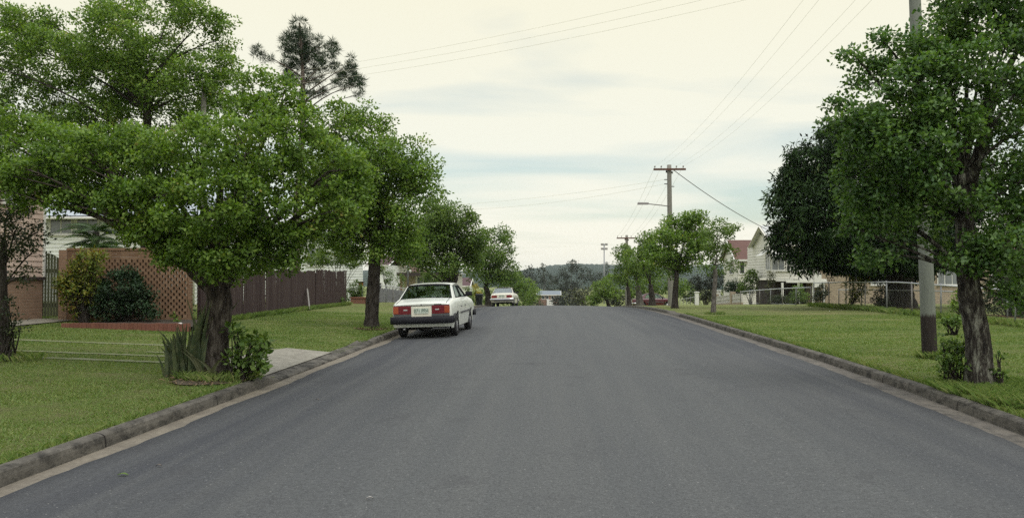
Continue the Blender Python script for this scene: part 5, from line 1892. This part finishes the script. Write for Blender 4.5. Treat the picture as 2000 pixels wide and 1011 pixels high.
    MB().box(-.62, .62, 2.75, 3.0, deck - .1, deck + .05).build('dashboard', M['black_plastic'], t, False, .02)
    MB().tube([(-.36 * -1 + .18 * math.cos(a) * 1, 2.62 + .05 * math.sin(a), .90 + .18 * math.sin(a)) for a in np.linspace(0, 2 * math.pi, 17)], .014, 6).build('steering_wheel', M['black_plastic'], t, True)
    # rear fascia
    yb = -.012
    if style == 'modern':
        z0, z1 = .575, deck - .06
        for s in (-1, 1):
            x0, x1 = s * .27, s * (hw * .90)
            a, c = sorted((x0, x1))
            lt = MB().box(a, c, yb - .012, .05, z0 + .06, z1).build('tail_light', M['red_lens'], t, False, .008)
            MB().box(*sorted((s * (hw * .90 - .13), s * (hw * .90 + .006))), yb - .018, .09, z0 + .075, z1 - .012).build('indicator', M['amber_lens'], lt, False, .006)
            rb = MB()
            for q_ in range(1, 5):
                zq = z0 + .06 + (z1 - z0 - .06) * q_ / 5
                rb.box(a + .004, c - .14 if s > 0 else c - .004, yb - .0145, yb - .011, zq - .003, zq + .003)
            rb.build('lens_ribs', M['black_plastic'], lt)
            MB().box(*sorted((s * .36, s * .46)), yb - .0155, yb - .010, (z0 + z1) / 2 + .02, (z0 + z1) / 2 + .05).build('reversing_lens', M['clear_lens'], lt)
            MB().box(a + .06 * (s > 0) * 0, c, yb - .016, .05, z0, z0 + .055).build('light_trim', M['grey_plastic'], lt)
        MB().box(-.262, .262, yb - .01, .05, z0 - .01, z1 - .02).build('plate_panel', M['cream_paint'], t, False, .006)
        MB().box(-hw * .9, hw * .9, yb - .006, .02, z1 + .003, z1 + .018).build('boot_gap', M['black_plastic'], t)
    else:
        z0, z1 = .60, deck - .05
        for s in (-1, 1):
            a, c = sorted((s * .34, s * hw * .88))
            lt = MB().box(a, c, yb - .012, .05, z0 + .02, z1 - .02).build('tail_light', M['red_lens'], t, False, .008)
            MB().box(*sorted((s * hw * .70, s * hw * .885)), yb - .018, .06, z0 + .03, z0 + .10).build('indicator', M['amber_lens'], lt, False, .006)
        MB().box(-.28, .28, yb - .008, .03, z0, z1 - .03).build('plate_panel', paint, t, False, .006)
    pl = MB().box(-.186, .186, yb - .024, yb - .012, z0 + .07, z0 + .205).build('number_plate', M['plate'], t)
    me = text_mesh(plate, .135)
    me.materials.append(M['plate_text'])
    tx = bpy.data.objects.new('plate_characters', me)
    COL.objects.link(tx)
    tx.parent = pl
    tx.location = (0, yb - .0265, z0 + .135)
    tx.rotation_euler = (math.pi / 2, 0, 0)
    tx.scale = (.80, 1, 1)
    # bumpers
    bm = M['black_plastic'] if style == 'modern' else M['chrome']
    def bumper(y, sg, z0, z1, nm, mt):
        o = []
        for x in np.linspace(-1, 1, 15):
            k = abs(x) ** 6
            o.append((x * (hw + .012), y - sg * .11 + sg * k * .10))
        mm = MB()
        prf = ((0, z0), (-.02 * sg, z0 + .01), (-.03 * sg, (z0 + z1) / 2), (-.015 * sg, z1 - .01), (.0, z1), (.10 * sg, z1), (.10 * sg, z0))
        mm.grid([[(x, yy + d, z) for d, z in prf] + [(x, yy, z0)] for x, yy in o])
        for s in (-1, 1):
            mm.box(*sorted((s * (hw - .03), s * (hw + .014))), min(y, y + sg * .36), max(y, y + sg * .36), z0 + .01, z1 - .005)
        return mm.build(nm, mt, t, True)
    rbp = bumper(.02, 1, .385, .57, 'rear_bumper', bm)
    if style != 'modern':
        MB().box(-hw * .96, hw * .96, -.135, -.11, .47, .50).build('bumper_strip', M['black_plastic'], rbp)
    bumper(L - .02, -1, .38, .55, 'front_bumper', bm)
    MB().hexa([(-hw * .9, .02, .30), (hw * .9, .02, .30), (hw * .9, .12, .30), (-hw * .9, .12, .30), (-hw * .94, -.01, .43), (hw * .94, -.01, .43), (hw * .94, .12, .43), (-hw * .94, .12, .43)]).build('valance', paint, t)
    MB().tube([(-.46, -.03, .25), (-.46, .5, .26)], .026, 8).build('exhaust_pipe', M['hub'], t, True)
    if style == 'modern':
        MB().box(.33, .52, -.008, .02, deck - .035, deck - .02).build('badge', M['black_plastic'], t)
        MB().box(-.012, .012, -.008, .02, deck - .045, deck - .02).build('boot_lock', M['grey_plastic'], t)
    sm = MB()
    for s in (-1, 1):
        x = s * hw * .80
        sm.hexa([(x - .004, .03, deck - .02), (x + .004, .03, deck - .02), (x + .004, .60, deck + .085), (x - .004, .60, deck + .085),
                 (x - .004, .03, deck + .022), (x + .004, .03, deck + .022), (x + .004, .60, deck + .1125), (x - .004, .60, deck + .1125)])
    sm.build('boot_seam', M['black_plastic'], t)
    # flank trim
    for s in (-1, 1):
        for a, c in ((wb[0] + arch + .03, wb[1] - arch - .03), (.3, wb[0] - arch - .03)):
            n = 6
            rs = MB()
            for i in range(n):
                ya, yc = a + (c - a) * i / n, a + (c - a) * (i + 1) / n
                xa, xc = half(ya) * s, half(yc) * s
                d = .014 * s
                rs.hexa([(xa - d, ya, .565), (xa + d, ya, .565), (xc + d, yc, .565), (xc - d, yc, .565), (xa - d, ya, .615), (xa + d, ya, .615), (xc + d, yc, .615), (xc - d, yc, .615)])
            rs.build('rub_strip', M['grey_plastic'], t)
        gp = MB()
        for y in (1.30, 2.03, 3.02):
            x = half(y) * s
            gp.add([(x * 1.002, y - .005, .36), (x * 1.002, y + .005, .36), (x * 1.003, y + .005, top(y) - .2), (x * 1.003, y - .005, top(y) - .2)], [(0, 1, 2, 3)])
        gp.build('door_gap', M['black_plastic'], t)
        for y in (1.42, 2.14):
            x = half(y) * s
            MB().box(*sorted((x * .99, x * 1.02)), y, y + .14, .745, .775).build('door_handle', M['grey_plastic'], t, False, .006)
        mx = bw * s
        MB().box(*sorted((mx + s * .02, mx + s * .21)), 2.72, 2.79, deck + .10, deck + .22).box(*sorted((mx - s * .03, mx + s * .06)), 2.74, 2.78, deck + .09, deck + .14).build('wing_mirror', M['black_plastic'], t, False, .012)
        hl = MB().box(*sorted((s * .46, s * hw * .92)), L - .06, L + .01, .58, .70)
        hl.build('headlight', M['clear_lens'], t, False, .01)
    MB().box(-.46, .46, L - .04, L + .006, .57, .70).build('grille', M['black_plastic'], t)
    # wheels
    wx = hw - .115
    for y in wb:
        for s in (-1, 1):
            xs = [(-.085, .62), (-.085, .93), (-.06, .99), (0, 1.0), (.06, .99), (.085, .93), (.085, .62)]
            tm = MB()
            n = 28
            tm.grid([[(s * (wx + .0) + dx, y + math.cos(a) * wr * k, wr + math.sin(a) * wr * k) for dx, k in xs] for a in np.linspace(0, 2 * math.pi, n + 1)])
            ty = tm.build('wheel', M['rubber'], t, True)
            ri = MB()
            prf = [(.05, .64), (.072, .62), (.045, .52), (.055, .38), (.085, .22), (.09, .12), (.088, .001)]
            ri.grid([[(s * (wx + dx), y + math.cos(a) * wr * k, wr + math.sin(a) * wr * k) for dx, k in prf] for a in np.linspace(0, 2 * math.pi, n + 1)])
            ri.grid([[(s * (wx - dx * .8), y + math.cos(a) * wr * k, wr + math.sin(a) * wr * k) for dx, k in prf[:2] + prf[-1:]] for a in np.linspace(0, 2 * math.pi, n + 1)])
            ri.build('rim', M['hub'], ty, True)
    t.location = loc
    t.rotation_euler = rot
    return t


def place_car(x, y, rz, **kw):
    """sits on the sloping road: pitch and roll follow the surface"""
    fx, fy = -math.sin(rz), math.cos(rz)
    sx, sy = math.cos(rz), math.sin(rz)
    lr = .65
    zr_ = (G(x + fx * .9 + sx * lr, y + fy * .9 + sy * lr) + G(x + fx * .9 - sx * lr, y + fy * .9 - sy * lr)) / 2
    zf_ = (G(x + fx * 3.4 + sx * lr, y + fy * 3.4 + sy * lr) + G(x + fx * 3.4 - sx * lr, y + fy * 3.4 - sy * lr)) / 2
    pitch = math.atan2(zf_ - zr_, 2.5)
    zl_, zR = G(x + fx * 2 - sx * lr, y + fy * 2 - sy * lr), G(x + fx * 2 + sx * lr, y + fy * 2 + sy * lr)
    roll = -math.atan2(zR - zl_, 2 * lr)
    return car((x, y, zr_ - .9 * math.tan(pitch) + .012), (pitch, roll, rz), **kw)


place_car(-3.16, 20.6, R(-2.6), label='white sedan with dark bumpers parked half way up the street on the left', paint=M['white_paint'], W=1.61, Hh=1.38, deck=.90)
place_car(-3.15, 57.6, R(-3.5), label='distant cream white sedan with chrome bumper parked at the road crest', paint=M['cream_paint'], style='old', plate='694 NLB', Hh=1.36)
rc = at(1234, 590, 76)
place_car(rc.x, 76, R(-86), label='maroon hatchback parked across the verge behind the small street trees', paint=M['maroon_paint'], style='old', plate='', L=4.1, W=1.62, Hh=1.40, wb=(.85, 3.2))

# ------------------------------------------------------------------ SMALL THINGS
b = at(936, 592, 67)
zb = G(b.x, b.y)
t = thing('wheelie_bin', 'dark wheelie bin standing on the verge left of the farther white sedan', 'bin', (b.x, b.y, zb))
MB().hexa([(b.x - .22, b.y - .24, zb + .06), (b.x + .22, b.y - .24, zb + .06), (b.x + .22, b.y + .2, zb + .06), (b.x - .22, b.y + .2, zb + .06),
           (b.x - .30, b.y - .34, zb + .96), (b.x + .30, b.y - .34, zb + .96), (b.x + .30, b.y + .34, zb + .96), (b.x - .30, b.y + .34, zb + .96)]).build('body', M['bin'], t, False, .02)
MB().hexa([(b.x - .32, b.y - .38, zb + .965), (b.x + .32, b.y - .38, zb + .965), (b.x + .32, b.y + .36, zb + .965), (b.x - .32, b.y + .36, zb + .965),
           (b.x - .28, b.y - .3, zb + 1.05), (b.x + .28, b.y - .3, zb + 1.05), (b.x + .28, b.y + .3, zb + 1.05), (b.x - .28, b.y + .3, zb + 1.05)]).build('lid', M['bin'], t, False, .02)
for s in (-1, 1):
    MB().tube([(b.x + s * .20, b.y + .24, zb + .1), (b.x + s * .27, b.y + .24, zb + .1)], .1, 12).build('wheel', M['rubber'], t, True)
# plank leaning on the brown fence
p0, p1 = at(605, 603, 32.2), at(592, 565, 32.9)
p0.z = G(p0.x, p0.y)
pm = MB().beam(p0 + Vector((0, 0, .02)), (-9.79, p1.y, p1.z), .14, .03, (1, 0, 0))
o = pm.build('plank', M['old_plank'])
tag(o, 'pale weathered plank leaning against the brown paling fence', 'plank')
# dead branch on the grass
br = MB()
b0 = at(490, 616, 29.5)
b0.z = G(b0.x, b0.y) + .03
pts = [b0, at(505, 608, 29.5), at(530, 598, 29.6), at(542, 588, 29.6), at(546, 578, 29.6)]
pts[1].z = G(pts[1].x, pts[1].y) + .05
br.tube(pts, [.05, .05, .042, .035, .025], 7, .1)
br.tube([at(507, 608, 29.5), at(507, 594, 29.5), at(499, 583, 29.4), at(485, 566, 29.3)], [.045, .04, .03, .012], 6, .1)
br.tube([at(506, 592, 29.5), at(520, 575, 29.6), at(530, 560, 29.7), at(546, 549, 29.8)], [.03, .024, .018, .008], 6, .1)
o = br.build('fallen_branch', M['dead_wood'], None, True)
tag(o, 'bare forked dead branch lying on the grass at the brown fence', 'branch')
# leaf litter on the road
for i, (px, py, lab, mt, l) in enumerate(((240, 934, 'green leaf sprig lying on the asphalt near the left gutter', 'weed', .09), (620, 785, 'small brown leaf on the asphalt left of centre', 'dead_wood', .05),
                                          (722, 992, 'pale dry leaf on the asphalt at the bottom of the view', 'old_plank', .05), (310, 917, 'dry leaf lying beside the sandy gutter', 'dead_wood', .05))):
    Y = 1.62 * F / (py - 537)
    p = at(px, py, Y)
    z = G(p.x, p.y) + .018
    a = random.uniform(-.4, .4)
    m = MB()
    d, w = Vector((math.cos(a), math.sin(a), 0)), Vector((-math.sin(a), math.cos(a), 0))
    P = []
    for k in range(6):
        s = k / 5
        q = Vector((p.x, p.y, z)) + d * l * (s - .5) + Vector((0, 0, .012 * math.sin(s * 3.1)))
        ww = w * l * .22 * math.sin(math.pi * min(.97, s + .03))
        P.append([q - ww + Vector((0, 0, .006)), q, q + ww + Vector((0, 0, .006))])
    m.grid(P)
    tag(m.build('fallen_leaf', M[mt], None, True), lab, 'leaf', 'fallen leaves')
# white stone at the end of the edging
p = at(347, 632, 19.8)
m = MB()
P = []
for i in range(7):
    th = math.pi * i / 6
    P.append([(p.x + .07 * math.sin(th) * math.cos(a) * (1 + .12 * math.sin(3 * a)), 19.95 + .05 * math.sin(th) * math.sin(a), G(p.x, 19.9) + .18 + .035 * math.cos(th)) for a in np.linspace(0, 2 * math.pi, 11)])
tag(m.grid(P).build('white_stone', M['white_block'], None, True), 'white stone resting on the right end of the brick edging', 'stone')

# ------------------------------------------------------------------ AIR
hz = MB().box(-2600, 2600, -120, 3600, -17, 40).build('haze', M['wire'])
hm = bpy.data.materials.new('haze')
hm.use_nodes = True
nt = hm.node_tree
for n in list(nt.nodes):
    if n.type == 'BSDF_PRINCIPLED':
        nt.nodes.remove(n)
vp = nt.nodes.new('ShaderNodeVolumePrincipled')
vp.inputs['Color'].default_value = (.84, .91, .95, 1)
vp.inputs['Density'].default_value = .00013
nt.links.new(vp.outputs[0], nt.nodes['Material Output'].inputs['Volume'])
hz.data.materials.clear()
hz.data.materials.append(hm)
tag(hz, kind='stuff')

# ------------------------------------------------------------------ LIGHT AND SKY
SUN_EL, SUN_AZ = R(58), R(150)          # azimuth clockwise from +Y (the street's direction)
sd = bpy.data.lights.new('sun', 'SUN')
sd.energy = 1.35
sd.angle = R(28)
sd.color = (1.0, .96, .90)
so = bpy.data.objects.new('sun', sd)
COL.objects.link(so)
dirv = Vector((math.sin(SUN_AZ) * math.cos(SUN_EL), math.cos(SUN_AZ) * math.cos(SUN_EL), math.sin(SUN_EL)))
so.rotation_euler = dirv.to_track_quat('Z', 'Y').to_euler()
w = bpy.data.worlds.new('World')
scene.world = w
w.use_nodes = True
nt = w.node_tree
bg = nt.nodes['Background']
sky = nt.nodes.new('ShaderNodeTexSky')
sky.sky_type = 'NISHITA'
sky.sun_disc = False
sky.sun_elevation = SUN_EL
sky.sun_rotation = SUN_AZ
sky.air_density = 1.0
sky.dust_density = 2.0
nt.links.new(mix(nt, 1.0, sky.outputs[0], (.95, 1.08, .95), 'MULTIPLY'), bg.inputs[0])
bg.inputs[1].default_value = .14
tc = nt.nodes.new('ShaderNodeTexCoord')
sp_ = nt.nodes.new('ShaderNodeSeparateXYZ')
nt.links.new(tc.outputs['Generated'], sp_.inputs[0])
zz = math_n(nt, 'ADD', math_n(nt, 'MAXIMUM', sp_.outputs[2], 0.0), .16)
cv = nt.nodes.new('ShaderNodeCombineXYZ')
nt.links.new(math_n(nt, 'DIVIDE', sp_.outputs[0], zz), cv.inputs[0])
nt.links.new(math_n(nt, 'DIVIDE', sp_.outputs[1], zz), cv.inputs[1])
mp = nt.nodes.new('ShaderNodeMapping')
mp.inputs['Scale'].default_value = (.55, 1.15, 1)
mp.inputs['Location'].default_value = (.3, .2, 0)
mp.inputs['Rotation'].default_value = (0, 0, R(14))
nt.links.new(cv.outputs[0], mp.inputs[0])
nz = nt.nodes.new('ShaderNodeTexNoise')
nz.inputs['Scale'].default_value = 1.15
nz.inputs['Detail'].default_value = 6
nz.inputs['Roughness'].default_value = .5
nz.inputs['Distortion'].default_value = .4
nt.links.new(mp.outputs[0], nz.inputs['Vector'])
# cloud cover: solid overhead, broken towards the horizon
cover = math_n(nt, 'ADD', nz.outputs['Fac'], math_n(nt, 'MULTIPLY', math_n(nt, 'MAXIMUM', sp_.outputs[2], 0.0), .75))
cover = math_n(nt, 'ADD', cover, math_n(nt, 'MAXIMUM', math_n(nt, 'MULTIPLY_ADD', sp_.outputs[2], -7.0, .5), 0.0))
cf = ramp(nt, cover, [(.42, (.40, .40, .40)), (.68, (.98, .98, .98))])
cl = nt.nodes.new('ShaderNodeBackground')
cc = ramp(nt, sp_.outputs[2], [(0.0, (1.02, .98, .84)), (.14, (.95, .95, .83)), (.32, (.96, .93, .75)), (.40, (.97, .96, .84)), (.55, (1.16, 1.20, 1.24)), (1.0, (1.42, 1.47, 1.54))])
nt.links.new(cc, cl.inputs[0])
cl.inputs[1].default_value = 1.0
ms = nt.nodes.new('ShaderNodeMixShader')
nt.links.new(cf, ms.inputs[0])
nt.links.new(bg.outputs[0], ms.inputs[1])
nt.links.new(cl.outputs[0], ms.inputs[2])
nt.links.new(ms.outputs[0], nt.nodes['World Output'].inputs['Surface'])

scene.view_settings.view_transform = 'Standard'
scene.view_settings.look = 'None'
scene.view_settings.exposure = 0
scene.view_settings.gamma = 1
scene.view_settings.use_curve_mapping = False
scene.cycles.max_bounces = 8
scene.cycles.volume_bounces = 2
scene.cycles.diffuse_bounces = 7
scene.cycles.transparent_max_bounces = 12
scene.cycles.use_denoising = False
